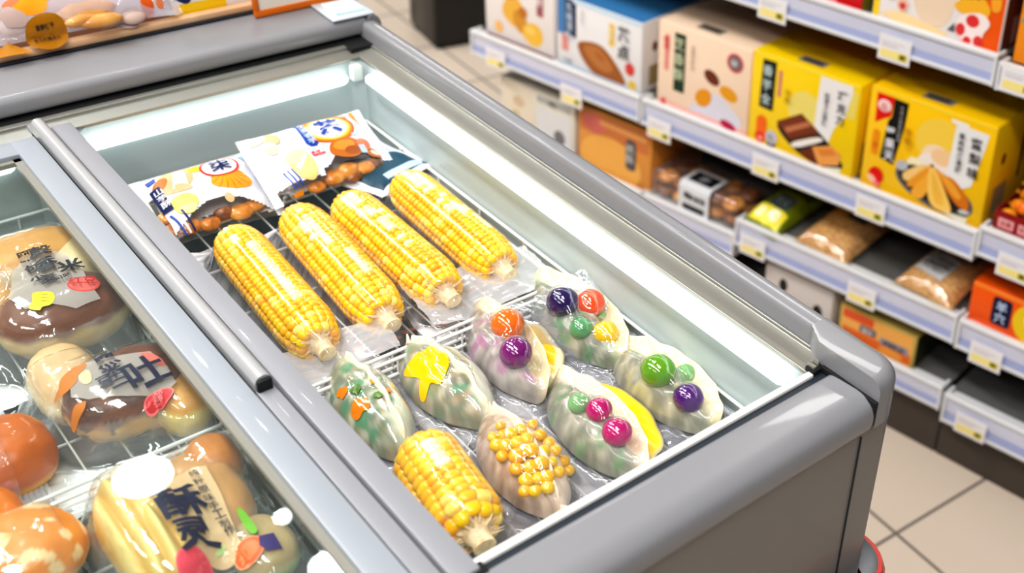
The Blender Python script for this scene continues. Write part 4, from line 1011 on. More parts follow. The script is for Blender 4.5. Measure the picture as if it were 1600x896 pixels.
shelf_bay(-.866,-.181,[(-.866,-.2005,TA,.049,0),(-.866,-.645,.258,.05,.012),(-.866,-.645,.13,.05,.012),(-.866,-.181,TB,.053,0),(-.636,-.187,TC,.055,0),(-.636,-.190,TD,.048,0)],'middle shelving bay with the beige and yellow cartons')
shelf_bay(-.178,.62,[(-.196,.62,.7455,.043,-.004),(-.178,.62,.4784,.052,-.003),(-.183,.62,.3015,.056,-.003),(-.183,.62,.150,.058,-.004)],'right shelving bay at the edge of the photo, above the open floor')
# price labels
def tagat(px,py,what,wd=.056,d0=0,col=(250,236,150)):
    q=sx(px,py,d0); T=empty('price_label',label='white and yellow price label on the shelf edge '+what,cat='price label',group='price labels along the shelf edges',mat=SH@Matrix.Translation((q.x,q.y-.0006,q.z)))
    mb=MB(); mb.box(-wd/2,wd/2,-.0006,.0,-.0205,.0205); mb.build('card',mat('label_card',sr(240,238,240),.35,var=.02),T,smooth=0)
    a=Art(lambda x,z,e:(x,-.0006-e,z)); a.rect(-wd*.42,-.015,wd*.42,-.002,flat(*sr(248,232,150))); a.rect(wd*.16,-.0135,wd*.40,-.0035,flat(*sr(186,178,50)))
    a.rect(-wd*.40,.004,wd*.10,.0055,flat(*sr(200,190,200))); a.rect(-wd*.40,.009,wd*.30,.0105,flat(*sr(214,206,214))); a.ell(wd*.27,-.0085,wd*.08,.0034,flat(*sr(96,94,20)),wob=.08); a.build('printed_artwork',T)
for (px,py,what,d) in ((775,92,'under the white box of yellow cookies',0),(893,150,'under the blue-topped white box',0),(1030,203,'under the beige carton',0),(1196,262,'under the yellow chocolate carton',0),(1360,327,'under the yellow pear carton',0),(1398,78,'under the box with the bowl',0),(1207,14,'above the yellow chocolate carton',0),(1176,386,'under the green packet',0),(1346,462,'under the left tan packet',0),(1584,420,'under the red tray',-.004),(1540,558,'under the orange box',-.004),(1592,128,'above the red tray',-.004),(1516,668,'on the lowest empty shelf',-.005)):
    tagat(px,py,what,d0=d)

# cartons ----------------------------------------------------------
def carton(name,x0,x1,z0,z1,depth,col,label,art,letter=None,yf=.02,topcol=None,sidecol=None,rz=0,cat='box',bev=.0025,group=None,side=None,top=None):
    w,h=x1-x0,z1-z0
    T=empty(name,label=label,cat=cat,group=group,mat=SH@Matrix.Translation((x0,yf,z0))@Matrix.Rotation(rz,4,'Z'))
    m0=mat('carton_%02d%02d%02d'%tuple(int(99*c) for c in col),col,.42,var=.03,scale=25,coat=.15)
    mb=MB(); mb.box(0,w,0,depth,0,h,0,bev=bev,seg=2); o=mb.build('carton',[m0],T,smooth=60)
    X=lambda u:u*w; Z=lambda v:(1-v)*h
    a=Art(lambda x,z,e:(x,-e,z),lift=.0003); art(a,X,Z,w,h)
    if a.mb.v: a.build('printed_artwork',T)
    if letter: a=Art(lambda x,z,e:(x,-e,z),lift=.0030,split=True); letter(a,X,Z,w,h); a.build('lettering',T)
    if side:  # right side
        a=Art(lambda y,z,e:(w+e,y,z),lift=.0003,split=True); side(a,depth,h); a.build('side_print',T)
    if top:
        a=Art(lambda x,y,e:(x,y,h+e),lift=.0003); top(a,w,depth); a.build('top_print',T)
    return T
C=lambda r,g,b,ro=.42: flat(*sr(r,g,b),rough=ro)
def barcode(a,u0,u1,w,d):
    a.rect(w*u0,.016,w*u1,.040,C(150,140,130))
    for k in range(7): x=w*(u0+.03+(u1-u0-.06)*k/7); a.rect(x,.020,x+w*(u1-u0)*.07,.036,C(40,36,34))
def brand_side(a,d,h):
    a.rect(d*.12,h*.08,d*.34,h*.36,C(170,150,110)); a.rect(d*.5,h*.3,d*.55,h*.85,C(110,70,20)); a.ell(d*.2,h*.62,.007,.010,C(120,40,10))
# beige
def f(a,X,Z,w,h):
    a.rect(0.002,0.002,w-.002,h*.09,C(248,196,186)); a.poly([(X(.35),Z(.91)),(X(.45),Z(.78)),(X(.62),Z(.62)),(X(.72),Z(.63)),(X(.92),Z(.80)),(X(.94),Z(.91))],C(222,220,232))
    a.rect(X(.185),Z(.755),X(.305),Z(.085),C(8,54,30)); a.rect(X(.075),Z(.55),X(.125),Z(.14),C(236,150,140))
    a.ell(X(.60),Z(.45),w*.088,h*.072,C(112,44,16),rot=-.45); a.ell(X(.52),Z(.715),w*.10,h*.095,C(232,154,14),rot=.75); a.ell(X(.785),Z(.565),w*.098,h*.075,C(232,162,14),rot=-.25)
    a.ell(X(.835),Z(.195),w*.085,w*.085,C(206,60,70)); a.ell(X(.835),Z(.195),w*.066,w*.066,C(130,120,124)); a.ell(X(.80),Z(.925),w*.085,h*.05,C(190,30,80),rot=-.2)
    a.ell(X(.08),Z(.93),w*.03,w*.03,C(226,90,84),wob=.1); a.ell(X(.44),Z(.80),.004,.004,C(246,220,200))
def l(a,X,Z,w,h):
    a.vtext('芝香酥',X(.245),Z(.125),.0235,C(196,206,170),gap=1.24,bold=.02); a.vtext('精选',X(.10),Z(.16),.011,C(220,60,60)); a.vtext('传统手工糕点',X(.395),Z(.16),.007,C(150,140,130)); a.text('特',X(.835),Z(.195),.014,C(220,214,214))
carton('snack_carton',-.846,-.640,.453,.619,.20,sr(250,222,196),'beige carton with a dark green vertical label and three oval nuts',f,l,top=lambda a,w,d:barcode(a,.34,.60,w,d),side=brand_side)
# yellow chocolate carton
def f(a,X,Z,w,h):
    a.rect(.003,h*.965,w-.003,h*.998,C(255,226,60))
    a.ell(X(.53),Z(.46),w*.165,w*.17,C(240,222,120))
    a.poly([(X(.10),Z(.06)),(X(.23),Z(.055)),(X(.225),Z(.58)),(X(.09),Z(.57))],C(12,26,20)); a.rect(X(.255),Z(.40),X(.29),Z(.12),C(214,140,120))
    a.poly([(X(.64),Z(.03)),(X(.93),Z(.03)),(X(.93),Z(.10)),(X(.89),Z(.36)),(X(.80),Z(.52)),(X(.76),Z(.70)),(X(.62),Z(.66)),(X(.63),Z(.3))],C(242,240,240)); a.poly([(X(.93),Z(.08)),(X(.985),Z(.07)),(X(.97),Z(.36)),(X(.90),Z(.36))],C(240,220,110))
    a.poly(smoothpoly([(X(.26),Z(.68)),(X(.5),Z(.52)),(X(.70),Z(.62)),(X(.93),Z(.86)),(X(.90),Z(.92)),(X(.68),Z(.975)),(X(.46),Z(.90)),(X(.32),Z(.78))],2),C(20,18,14))
    a.poly([(X(.27),Z(.665)),(X(.50),Z(.485)),(X(.66),Z(.60)),(X(.66),Z(.66)),(X(.43),Z(.83)),(X(.40),Z(.80))],C(126,56,20)); a.poly([(X(.35),Z(.70)),(X(.56),Z(.545)),(X(.60),Z(.575)),(X(.38),Z(.745))],C(196,122,84)); a.poly([(X(.40),Z(.80)),(X(.63),Z(.635)),(X(.66),Z(.66)),(X(.43),Z(.83))],C(90,36,12))
    a.poly(smoothpoly([(X(.41),Z(.84)),(X(.66),Z(.665)),(X(.72),Z(.665)),(X(.71),Z(.70)),(X(.46),Z(.885))],1),C(244,238,230))
    a.poly([(X(.50),Z(.90)),(X(.66),Z(.76)),(X(.70),Z(.80)),(X(.68),Z(.955)),(X(.62),Z(.955))],C(110,44,18))
    a.poly([(X(.625),Z(.79)),(X(.80),Z(.70)),(X(.895),Z(.765)),(X(.88),Z(.88)),(X(.70),Z(.965))],C(236,164,86)); a.poly([(X(.67),Z(.80)),(X(.80),Z(.735)),(X(.855),Z(.78)),(X(.72),Z(.855))],C(226,136,56))
    a.rrect(X(.08),Z(.93),X(.18),Z(.66),w*.048,C(246,110,14)); a.ell(X(.125),Z(.90),w*.05,w*.045,C(230,50,30)); a.ell(X(.13),Z(.91),w*.026,w*.02,C(250,160,150)); a.ell(X(.235),Z(.92),w*.045,w*.04,C(20,20,20)); a.ell(X(.235),Z(.86),w*.056,w*.062,C(206,204,214))
    a.poly([(X(.745),Z(.955)),(X(.90),Z(.90)),(X(.90),Z(.985)),(X(.87),Z(.995))],C(232,232,214))
def l(a,X,Z,w,h):
    a.vtext('香芋全',X(.160),Z(.105),.0195,C(206,224,226),gap=1.32,bold=.015); a.vtext('巧克力',X(.850),Z(.11),.0175,C(40,40,50),gap=1.2,bold=.012); a.vtext('丝滑夹心蛋糕',X(.715),Z(.17),.009,C(90,90,100)); a.vtext('浓香',X(.36),Z(.28),.012,C(190,160,10)); a.text('优',X(.235),Z(.86),.012,C(90,90,100))
carton('snack_carton',-.638,-.424,.452,.624,.21,sr(252,214,6),'yellow carton with brown chocolate blocks on a dark plate',f,l,top=lambda a,w,d:barcode(a,.36,.60,w,d),side=brand_side)
# yellow pear carton
def f(a,X,Z,w,h):
    a.rect(.003,h*.965,w-.003,h*.998,C(255,216,50))
    a.ell(X(.60),Z(.33),w*.20,w*.19,C(250,212,80)); a.ell(X(.58),Z(.46),w*.11,w*.09,C(250,224,190)); a.ell(X(.575),Z(.56),w*.135,w*.10,C(246,236,226)); a.ell(X(.63),Z(.45),w*.09,w*.065,C(248,208,160))
    a.poly([(X(.055),Z(.05)),(X(.20),Z(.05)),(X(.185),Z(.24)),(X(.14),Z(.27)),(X(.065),Z(.34))],C(228,20,12)); a.ell(X(.125),Z(.155),w*.055,w*.048,C(250,226,226))
    a.poly([(X(.20),Z(.055)),(X(.315),Z(.06)),(X(.305),Z(.30)),(X(.255),Z(.69)),(X(.14),Z(.665)),(X(.17),Z(.28)),(X(.195),Z(.24))],C(14,14,16))
    a.rrect(X(.06),Z(.66),X(.12),Z(.40),w*.03,C(240,150,10)); a.ell(X(.09),Z(.56),w*.025,w*.03,C(226,120,20))
    a.poly([(X(.655),Z(.055)),(X(.79),Z(.06)),(X(.79),Z(.085)),(X(.95),Z(.09)),(X(.94),Z(.20)),(X(.88),Z(.62)),(X(.80),Z(.68)),(X(.68),Z(.62)),(X(.70),Z(.10)),(X(.655),Z(.085))],C(240,240,240))
    a.ell(X(.42),Z(.60),w*.055,w*.05,C(250,240,200)); a.ell(X(.36),Z(.44),w*.03,w*.05,C(236,180,20))
    a.ell(X(.605),Z(.785),w*.325,h*.175,C(104,104,112),rot=-.16); a.ell(X(.605),Z(.775),w*.30,h*.150,C(40,26,22),rot=-.16); a.ell(X(.33),Z(.66),w*.05,h*.05,C(190,192,200),rot=.5); a.ell(X(.86),Z(.88),w*.045,h*.022,C(206,204,200),rot=.2)
    AP=(X(.57),Z(.545))
    a.poly(smoothpoly([AP,(X(.47),Z(.585)),(X(.335),Z(.73)),(X(.36),Z(.80)),(X(.42),Z(.78))],2),C(246,206,130)); a.poly(smoothpoly([AP,(X(.50),Z(.62)),(X(.375),Z(.82)),(X(.42),Z(.845)),(X(.52),Z(.76))],2),C(238,160,40))
    a.poly(smoothpoly([AP,(X(.66),Z(.60)),(X(.75),Z(.60)),(X(.88),Z(.74)),(X(.90),Z(.86)),(X(.80),Z(.85)),(X(.68),Z(.72))],2),C(216,122,22)); a.poly(smoothpoly([AP,(X(.64),Z(.60)),(X(.73),Z(.62)),(X(.84),Z(.76)),(X(.78),Z(.80))],2),C(240,168,56))
    a.poly(smoothpoly([AP,(X(.545),Z(.64)),(X(.425),Z(.86)),(X(.45),Z(.925)),(X(.52),Z(.92)),(X(.57),Z(.80))],2),C(246,178,60)); a.poly(smoothpoly([(X(.545),Z(.56)),(X(.59),Z(.56)),(X(.69),Z(.74)),(X(.775),Z(.91)),(X(.74),Z(.955)),(X(.63),Z(.955)),(X(.57),Z(.88)),(X(.545),Z(.70))],2),C(252,206,104)); a.poly(smoothpoly([(X(.565),Z(.62)),(X(.60),Z(.62)),(X(.72),Z(.90)),(X(.62),Z(.90))],2),C(244,190,76))
    a.ell(X(.565),Z(.555),w*.016,w*.014,C(150,100,40))
    a.ell(X(.13),Z(.855),w*.062,h*.085,C(226,16,14)); a.ell(X(.10),Z(.90),w*.045,h*.035,C(250,196,170),rot=-.6); a.ell(X(.145),Z(.93),w*.03,h*.02,C(246,120,140)); a.ell(X(.165),Z(.965),w*.02,h*.012,C(226,150,30))
    a.poly([(X(.68),Z(.945)),(X(.90),Z(.925)),(X(.89),Z(.99)),(X(.86),Z(.995))],C(238,234,214))
def l(a,X,Z,w,h):
    a.vtext('苹果天',X(.203),Z(.325),.0175,C(236,238,244),gap=1.2,bold=.02,rot=.06); a.text('品',X(.125),Z(.155),.012,C(240,150,150)); a.vtext('新鲜水果香浓酥脆',X(.275),Z(.10),.0065,C(160,160,160),gap=1.2)
    a.vtext('蜜梨味',X(.868),Z(.15),.019,C(36,36,44),gap=1.3,bold=.015,rot=.05); a.vtext('果肉饱满清甜',X(.755),Z(.15),.010,C(70,70,80),rot=.04); a.vtext('果香',X(.345),Z(.28),.012,C(206,150,10))
carton('snack_carton',-.407,-.187,.456,.634,.21,sr(253,202,4),'yellow carton with pear slices on a grey plate, beside the red tray',f,l,top=lambda a,w,d:barcode(a,.36,.60,w,d),side=brand_side)
# white box of yellow cookies
def f(a,X,Z,w,h):
    a.rect(0.002,.002,w-.002,h*.05,C(120,50,66)); a.ell(X(.42),Z(.56),w*.16,w*.15,C(240,184,70),wob=.05); a.ell(X(.52),Z(.66),w*.10,w*.13,C(214,150,44),rot=.5); a.ell(X(.56),Z(.53),w*.065,w*.06,C(196,120,30)); a.ell(X(.70),Z(.76),w*.15,w*.12,C(244,192,66),wob=.03); a.ell(X(.66),Z(.72),w*.07,w*.04,C(250,212,110))
    a.ell(X(.20),Z(.82),w*.06,w*.065,C(246,190,110)); a.rect(X(.76),Z(.50),X(.85),Z(.10),C(170,90,100))
def l(a,X,Z,w,h): a.vtext('曲奇',X(.805),Z(.14),.018,C(250,230,230),bold=.02); a.text('黄油',X(.25),Z(.22),.026,C(110,120,140),bold=.01)
carton('biscuit_box',-1.298,-1.106,.455,.62,.16,sr(240,232,228),'white box with round yellow cookies, at the far left of the shelves',f,l,side=brand_side)
# blue and white madeleine box
def f(a,X,Z,w,h):
    a.rect(0.002,h*.46,X(.10),h*.998,C(74,134,190)); a.poly([(X(.10),Z(.02)),(X(.235),Z(.02)),(X(.235),Z(.56)),(X(.21),Z(.545)),(X(.10),Z(.50))],C(18,40,86)); a.rect(X(.2),h*.94,w-.002,h*.998,C(210,232,248))
    a.rect(X(.62),Z(.47),X(.69),Z(.15),C(240,206,110)); a.poly(smoothpoly([(X(.24),Z(.62)),(X(.30),Z(.55)),(X(.48),Z(.50)),(X(.60),Z(.55)),(X(.78),Z(.80)),(X(.84),Z(.955)),(X(.72),Z(.985)),(X(.56),Z(.99)),(X(.42),Z(.95)),(X(.30),Z(.80))],2),C(164,94,34)); a.poly(smoothpoly([(X(.30),Z(.62)),(X(.46),Z(.54)),(X(.56),Z(.59)),(X(.70),Z(.80)),(X(.58),Z(.90)),(X(.42),Z(.80))],2),C(190,120,56)); a.ell(X(.52),Z(.68),w*.06,w*.03,C(176,104,44),rot=-.4)
    a.ell(X(.87),Z(.70),w*.055,w*.06,C(214,70,60)); a.ell(X(.90),Z(.93),w*.05,w*.05,C(230,190,40)); a.rect(X(.06),Z(.78),X(.14),Z(.54),C(226,150,140)); a.rect(X(.03),.002,X(.98),h*.04,C(196,220,240))
def l(a,X,Z,w,h):
    a.vtext('乳酪蛋糕',X(.168),Z(.06),.017,C(190,206,226),bold=.02); a.vtext('茶点',X(.80),Z(.13),.030,C(80,84,90),bold=.02); a.vtext('法式',X(.655),Z(.20),.011,C(250,240,200)); a.vtext('香甜松软',X(.32),Z(.1),.007,C(190,190,196)); a.text('净含量',X(.14),Z(.90),.007,C(120,130,150))
carton('biscuit_box',-1.098,-.884,.458,.598,.18,sr(240,238,238),'white box with a blue top and one large brown shell cake',f,l,side=brand_side,top=lambda a,w,d:a.rect(.002,.002,w-.002,d-.002,C(70,140,200)))
# boxes on the shelf above
def f(a,X,Z,w,h): a.rect(X(.1),Z(.6),X(.9),Z(.3),C(250,220,220)); a.rect(X(.05),h*.03,X(.7),h*.10,C(250,120,120))
carton('snack_carton',-.590,-.444,.741,.86,.16,sr(220,20,32),'red carton on the top shelf, left of the box with the bowl',f,lambda a,X,Z,w,h:a.text('草莓脆片',X(.55),h*.065,.010,C(250,200,200)),side=lambda a,d,h:a.rect(.003,.003,d*.9,h*.9,C(130,120,30)))
def f(a,X,Z,w,h):
    a.rect(.002,.002,X(.055),h*.99,C(252,212,0)); a.poly([(X(.70),.002),(w-.002,.002),(w-.002,h*.98),(X(.86),h*.98),(X(.80),Z(.60)),(X(.72),Z(.93))],C(240,96,16)); a.poly([(X(.84),Z(.10)),(X(.97),Z(.05)),(X(.97),Z(.5)),(X(.80),Z(.56))],C(110,150,40))
    a.poly(smoothpoly([(X(.28),Z(.47)),(X(.64),Z(.47)),(X(.62),Z(.80)),(X(.56),Z(.91)),(X(.40),Z(.91)),(X(.32),Z(.78))],2),C(240,216,190)); a.ell(X(.465),Z(.50),w*.185,h*.115,C(250,226,200)); a.ell(X(.465),Z(.49),w*.165,h*.098,C(150,74,16))
    for (u,v,r) in ((.34,.45,.055),(.43,.42,.06),(.53,.43,.055),(.60,.48,.045),(.40,.54,.06),(.50,.53,.065),(.57,.54,.045),(.46,.47,.05)): a.ell(X(u),Z(v),w*r,w*r*.95,C(244,172,58)); a.ell(X(u-.015),Z(v-.02),w*r*.5,w*r*.45,C(252,206,116))
    a.ell(X(.18),Z(.45),w*.07,w*.075,C(250,190,70)); a.rect(X(.07),Z(.78),X(.17),Z(.64),C(206,206,214)); a.ell(X(.24),Z(.80),w*.045,w*.045,C(246,190,170)); a.ell(X(.24),Z(.81),w*.025,w*.025,C(206,70,60)); a.poly([(X(.06),Z(.92)),(X(.24),Z(.86)),(X(.60),Z(.93)),(X(.60),Z(.98)),(X(.2),Z(.97))],C(252,222,170))
    a.poly(smoothpoly([(X(.62),Z(.66)),(X(.70),Z(.56)),(X(.82),Z(.52)),(X(.90),Z(.62)),(X(.88),Z(.72)),(X(.66),Z(.72))],2),C(250,186,50)); a.poly(smoothpoly([(X(.88),Z(.50)),(X(.96),Z(.46)),(X(.97),Z(.62)),(X(.90),Z(.64))],2),C(250,170,50)); a.poly(smoothpoly([(X(.66),Z(.74)),(X(.84),Z(.66)),(X(.92),Z(.74)),(X(.86),Z(.86)),(X(.88),Z(.97)),(X(.72),Z(.97)),(X(.67),Z(.86))],2),C(250,236,232))
    for (u,v,rx,ry) in ((.78,.76,.05,.045),(.70,.86,.035,.045),(.84,.92,.035,.04),(.76,.94,.03,.03)): a.ell(X(u),Z(v),w*rx,w*ry,C(226,60,60))
    a.poly([(X(.66),Z(.05)),(X(.84),Z(.05)),(X(.78),Z(.56)),(X(.66),Z(.56))],C(246,246,248)); a.poly([(X(.60),Z(.90)),(X(.65),Z(.82)),(X(.66),Z(.90))],C(90,96,100))
def l(a,X,Z,w,h): a.vtext('香坚果',X(.745),Z(.08),.026,C(24,24,30),bold=.03); a.text('精制',X(.12),Z(.68),.008,C(90,90,100)); a.text('甄选',X(.12),Z(.745),.008,C(90,90,100))
carton('snack_carton',-.424,-.209,.742,.915,.16,sr(246,240,238),'white and orange carton with a cream bowl of golden balls, on the top shelf',f,l,side=lambda a,d,h:(a.rect(.003,.003,d*.9,h*.97,C(96,50,36)),a.ell(d*.4,h*.5,.01,.012,C(190,120,110)),a.ell(d*.4,h*.75,.01,.012,C(200,130,110)),a.rect(d*.2,h*.06,d*.6,h*.3,C(170,140,140))))
def f(a,X,Z,w,h): a.ell(X(.16),Z(.72),w*.10,h*.09,C(246,246,240)); a.rect(X(.02),Z(.66),X(.3),Z(.62),C(60,170,150)); a.ell(X(.25),Z(.3),w*.2,h*.2,C(250,190,40))
carton('snack_carton',-.187,.03,.742,.92,.16,sr(246,150,24),'orange carton with a white cup, at the top right edge of the photo',f,None,yf=.02)
# lower left boxes
def f(a,X,Z,w,h):
    a.rect(X(.04),Z(.9),X(.44),Z(.05),C(232,220,200)); a.rect(X(.5),Z(.20),X(.95),Z(.08),C(176,178,176)); a.ell(X(.25),Z(.35),w*.08,h*.1,C(214,190,160)); a.ell(X(.2),Z(.6),w*.06,h*.07,C(206,190,150)); a.ell(X(.80),Z(.70),w*.075,h*.13,C(110,108,110)); a.ell(X(.4),Z(.75),w*.10,h*.10,C(240,214,170)); a.rect(X(.5),Z(.9),X(.95),Z(.28),C(222,222,224)); a.ell(X(.80),Z(.70),w*.075,h*.13,C(120,118,120))
carton('biscuit_box',-1.272,-1.062,.249,.372,.16,sr(226,220,206),'pale grey and cream box below the white cookie box',f,lambda a,X,Z,w,h:a.text('米饼',X(.72),Z(.14),.012,C(90,90,90)),yf=.03)
def f(a,X,Z,w,h):
    a.rect(X(.03),Z(.38),X(.97),Z(.04),C(206,120,60)); a.ell(X(.22),Z(.22),w*.16,h*.15,C(214,110,100)); a.ell(X(.45),Z(.75),w*.42,h*.40,C(240,176,84)); a.rrect(X(.66),Z(.74),X(.80),Z(.24),w*.05,C(84,82,86)); a.rect(X(.3),Z(.2),X(.94),Z(.12),C(226,160,90))
carton('biscuit_box',-1.052,-.862,.249,.381,.16,sr(222,150,66),'orange brown box with a grey rounded tab, below the blue-topped box',f,lambda a,X,Z,w,h:a.vtext('桃酥',X(.73),Z(.30),.020,C(190,190,190)),yf=.03)
def f(a,X,Z,w,h):
    a.ell(X(.28),Z(.40),w*.06,h*.16,C(20,18,18)); a.ell(X(.80),Z(.70),w*.07,h*.2,C(24,20,20)); a.rect(X(.1),Z(.95),X(.95),Z(.85),C(200,190,184))
carton('biscuit_box',-.575,-.428,.145,.228,.18,sr(214,206,202),'white box with two black spots, under the middle shelf',f,None)
def f(a,X,Z,w,h):
    a.rect(X(.04),h*.06,X(.96),h*.94,C(240,176,90)); a.rect(X(.05),Z(.34),X(.45),Z(.08),C(222,90,40)); a.rect(X(.06),h*.10,X(.95),h*.40,C(226,110,40)); a.rrect(X(.28),Z(.58),X(.50),Z(.36),.003,C(120,110,120)); a.rrect(X(.55),Z(.66),X(.92),Z(.46),.003,C(150,146,156)); a.ell(X(.7),Z(.8),w*.16,h*.12,C(240,160,70))
carton('biscuit_box',-.412,-.258,.145,.214,.20,sr(196,170,90),'low orange box with grey lettering panels, on the shelf below the tan packets',f,lambda a,X,Z,w,h:(a.text('豆沙',X(.39),Z(.47),.010,C(230,226,230)),a.text('绿豆糕点',X(.735),Z(.56),.010,C(60,60,80))),side=lambda a,d,h:a.rect(.002,.002,d*.95,h*.95,C(50,56,20)))
# orange box and red tray in the right bay
def f(a,X,Z,w,h):
    a.rrect(X(.22),Z(.82),X(.41),Z(.14),.006,C(16,22,60)); a.ell(X(.60),Z(.50),w*.17,h*.46,C(240,206,30)); a.ell(X(.64),Z(.40),w*.10,h*.24,C(250,246,220)); a.rect(.002,h*.92,w-.002,h*.995,C(252,150,50))
carton('snack_carton',-.180,-.005,.291,.366,.16,sr(246,96,6),'bright orange box with a navy label, in the right bay',f,lambda a,X,Z,w,h:a.vtext('羊穴',X(.315),Z(.20),.019,C(196,216,246),gap=1.12,bold=.03),cat='box')
T=empty('snack_tray',label='dark red cardboard tray of orange and green snacks, right of the yellow pear carton',cat='tray',mat=SH@Matrix.Translation((-.166,.018,.469)))
mb=MB(); w_=.16; h_=.036
mb.box(0,w_,0,.0015,0,h_); mb.box(0,w_,.14,.1415,0,h_); mb.box(0,.0015,.0015,.14,0,h_); mb.box(w_-.0015,w_,.0015,.14,0,h_); mb.box(0,w_,.0015,.14,0,.0015)
mb.build('tray',mat('tray_red',sr(150,22,26),.5),T,smooth=0)
a=Art(lambda x,z,e:(x,-e,z)); a.rrect(.007,.008,.033,.025,.002,C(236,170,170)); a.rrect(.040,.008,.066,.025,.002,C(236,170,170)); a.text('水果',.02,.0165,.009,C(170,40,50)); a.text('糖果',.053,.0165,.009,C(170,40,50)); a.build('printed_artwork',T)
rr_=random.Random(4)
for k in range(16):
    x=.018+.024*(k%4)+rr_.uniform(-.004,.004); y=.02+.024*(k//4)+rr_.uniform(-.004,.004); z=.022+.022*(k%2)+.03*(k//4)/4
    col=(sr(244,160,40),sr(30,120,40),sr(250,190,70),sr(246,120,30))[(k*7)%4]
    S=empty('wrapped_snack',label=('orange','dark green','pale yellow','deep orange')[(k*7)%4]+' snack piled in the dark red tray',cat='snack',group='snacks in the red tray',mat=T.matrix_world@Matrix.Translation((x,y,z)) if False else SH@Matrix.Translation((-.166+x,.018+y,.469+z)))
    mb=MB(); mb.ell((0,0,0),(.015,.012,.012),n=14,m=9,fn=lambda q:q*(1+.12*noise.noise(q*90+Vector((k,0,0))))); mb.build('wrapper',mat('snack_%d'%((k*7)%4),col,.3,coat=.4),S,smooth=180)
    mb=MB()
    for sg in (-1,1): mb.add([(sg*.013,0,0),(sg*.022,-.008,.002),(sg*.023,.0,-.002),(sg*.022,.008,.002)],[(0,1,2),(0,2,3)])
    mb.build('twisted_end',mat('snack_%d'%((k*7)%4),col,.3,coat=.4),S,smooth=0)
# clear tub of biscuits ----------------------------------------------
T=empty('biscuit_tub',label='clear tub of brown biscuits with a white and black label, left of the green packet',cat='tub',mat=SH@Matrix.Translation((-.862,.02,.250)))
w_,d_,h_=.215,.17,.066
mb=MB(); mb.box(.004,w_-.004,.004,d_,.002,h_,bev=.010,seg=3); mb.build('clear_shell',film('tub_plastic',milk=.05,refl=1.6,bump=.05),T,smooth=50)
n_=0
for i in range(5):
    for j in range(2):
        for k in range(2):
            mb=MB(); mb.ell((.028+i*.039,.032+j*.05,.016+k*.027),(.021,.024,.0125),n=16,m=10,fn=lambda q:q*(1+.10*noise.noise(q*60+Vector((i,j,k))))); mb.build('biscuit',M_cook if (i+j+k)%2 else M_cookd,T,smooth=180)
mb=MB(); pr=[(-.0006,.006),(-.0006,h_-.010),(.004,h_-.001),(.010,h_+.0008),(.06,h_+.0008)]
mb.extrude(bevelprof(pr,.004),'x',.078,.150,caps=False); mb.build('paper_label',mat('paper_label',sr(220,222,226),.4),T,smooth=60)
a=Art(lambda x,z,e:(x,-.0006-e,z)); a.rrect(.088,.012,.140,.024,.004,C(40,40,44)); a.ell(.098,.042,.008,.007,C(70,72,76)); a.text('燕麦酥',.122,.040,.013,C(60,60,66)); a.build('printed_artwork',T)
a=Art(lambda x,y,e:(x,y,h_+.0008+e)); a.rect(.086,.014,.142,.050,C(30,30,34)); a.text('脆',.114,.032,.022,C(150,150,156)); a.build('lid_print',T)
# flat packets on the lower shelf
def packet(name,px,py,w,l,H,label,fm,seed,art,letter,fill,tilt=.16,rz=.0,z=.294,cat='packet',group=None):
    q=sx(px,py,.012); T=empty(name,label=label,cat=cat,group=group,mat=SH@Matrix.Translation((q.x,.012,z))@Matrix.Rotation(rz,4,'Z')@Matrix.Rotation(tilt,4,'X'))
    p=Pillow(l,w,H,seed,bot=.15)   # seals at the near and far ends
    top=lambda x,y,e=0:(lambda r:(r[1],r[0]+l/2,r[2]+H*.16))(p.top(y-l/2 if False else y,x,e))
    mb=p.mesh(); p.seals(mb,.010); mb.v=[(v[1],v[0]+l/2,v[2]+H*.16) for v in mb.v]; mb.build('pack_film',fm,T,smooth=180)
    if fill:
        g=MB(); g.grid(lambda u,v:(lambda r:(r[1]*.96,r[0]*.95+l/2,r[2]*.93+H*.14))(p.top((u-.5)*l,(v-.5)*w)),40,30); g.grid(lambda u,v:(lambda r:(r[1]*.96,r[0]*.95+l/2,-r[2]*.10+H*.16))(p.top((u-.5)*l,(v-.5)*w)),20,16,flip=True); g.build('filling',fill,T,smooth=180)
    a=Art(top,maxlen=.008,lift=.0006); art(a,w,l); a.build('printed_artwork',T)
    if letter: a=Art(top,maxlen=.008,lift=.0022,split=True); letter(a,w,l); a.build('lettering',T)
    return T
# in these, x runs across the packet and y from the middle to the far end
M_grain=ramp_noise('tan_grain',[(.3,sr(176,124,60)),(.7,sr(232,190,124))],160,.6,bump=.3)
packet('snack_packet',1188,356,.085,.15,.028,'green and yellow packet with a dark grey panel, right of the clear tub',[mat('green_film',sr(110,124,20),.35,coat=.4)],3.1,
  lambda a,w,l:(a.rect(-w*.42,-l*.47,w*.42,-l*.24,C(236,224,60)),a.ell(-w*.2,-l*.36,.012,.011,C(250,246,190)),a.ell(w*.15,-l*.34,.013,.012,C(246,248,220)),a.ell(0,-l*.42,.012,.008,C(246,236,90)),a.rect(-w*.2,-l*.24,w*.3,l*.02,C(72,88,92)),a.rect(-w*.42,l*.1,w*.42,l*.45,C(60,78,16))),lambda a,w,l:a.text('青豆',w*.05,-l*.11,.016,C(130,146,150)),None,rz=-.12,z=.292)
packet('snack_packet',1280,392,.118,.17,.030,'tan grain packet with glossy folds, left of the empty gap',[film('tan_pack_film',milk=.05,refl=1.5,bump=.25,bscale=50,tint=(1,.96,.88))],4.7,
  lambda a,w,l:(a.rrect(-w*.05,-l*.02,w*.30,l*.20,.004,C(96,92,90)),),lambda a,w,l:a.text('燕麦',w*.12,l*.09,.014,C(40,36,36)),M_grain,rz=-.10,z=.293)
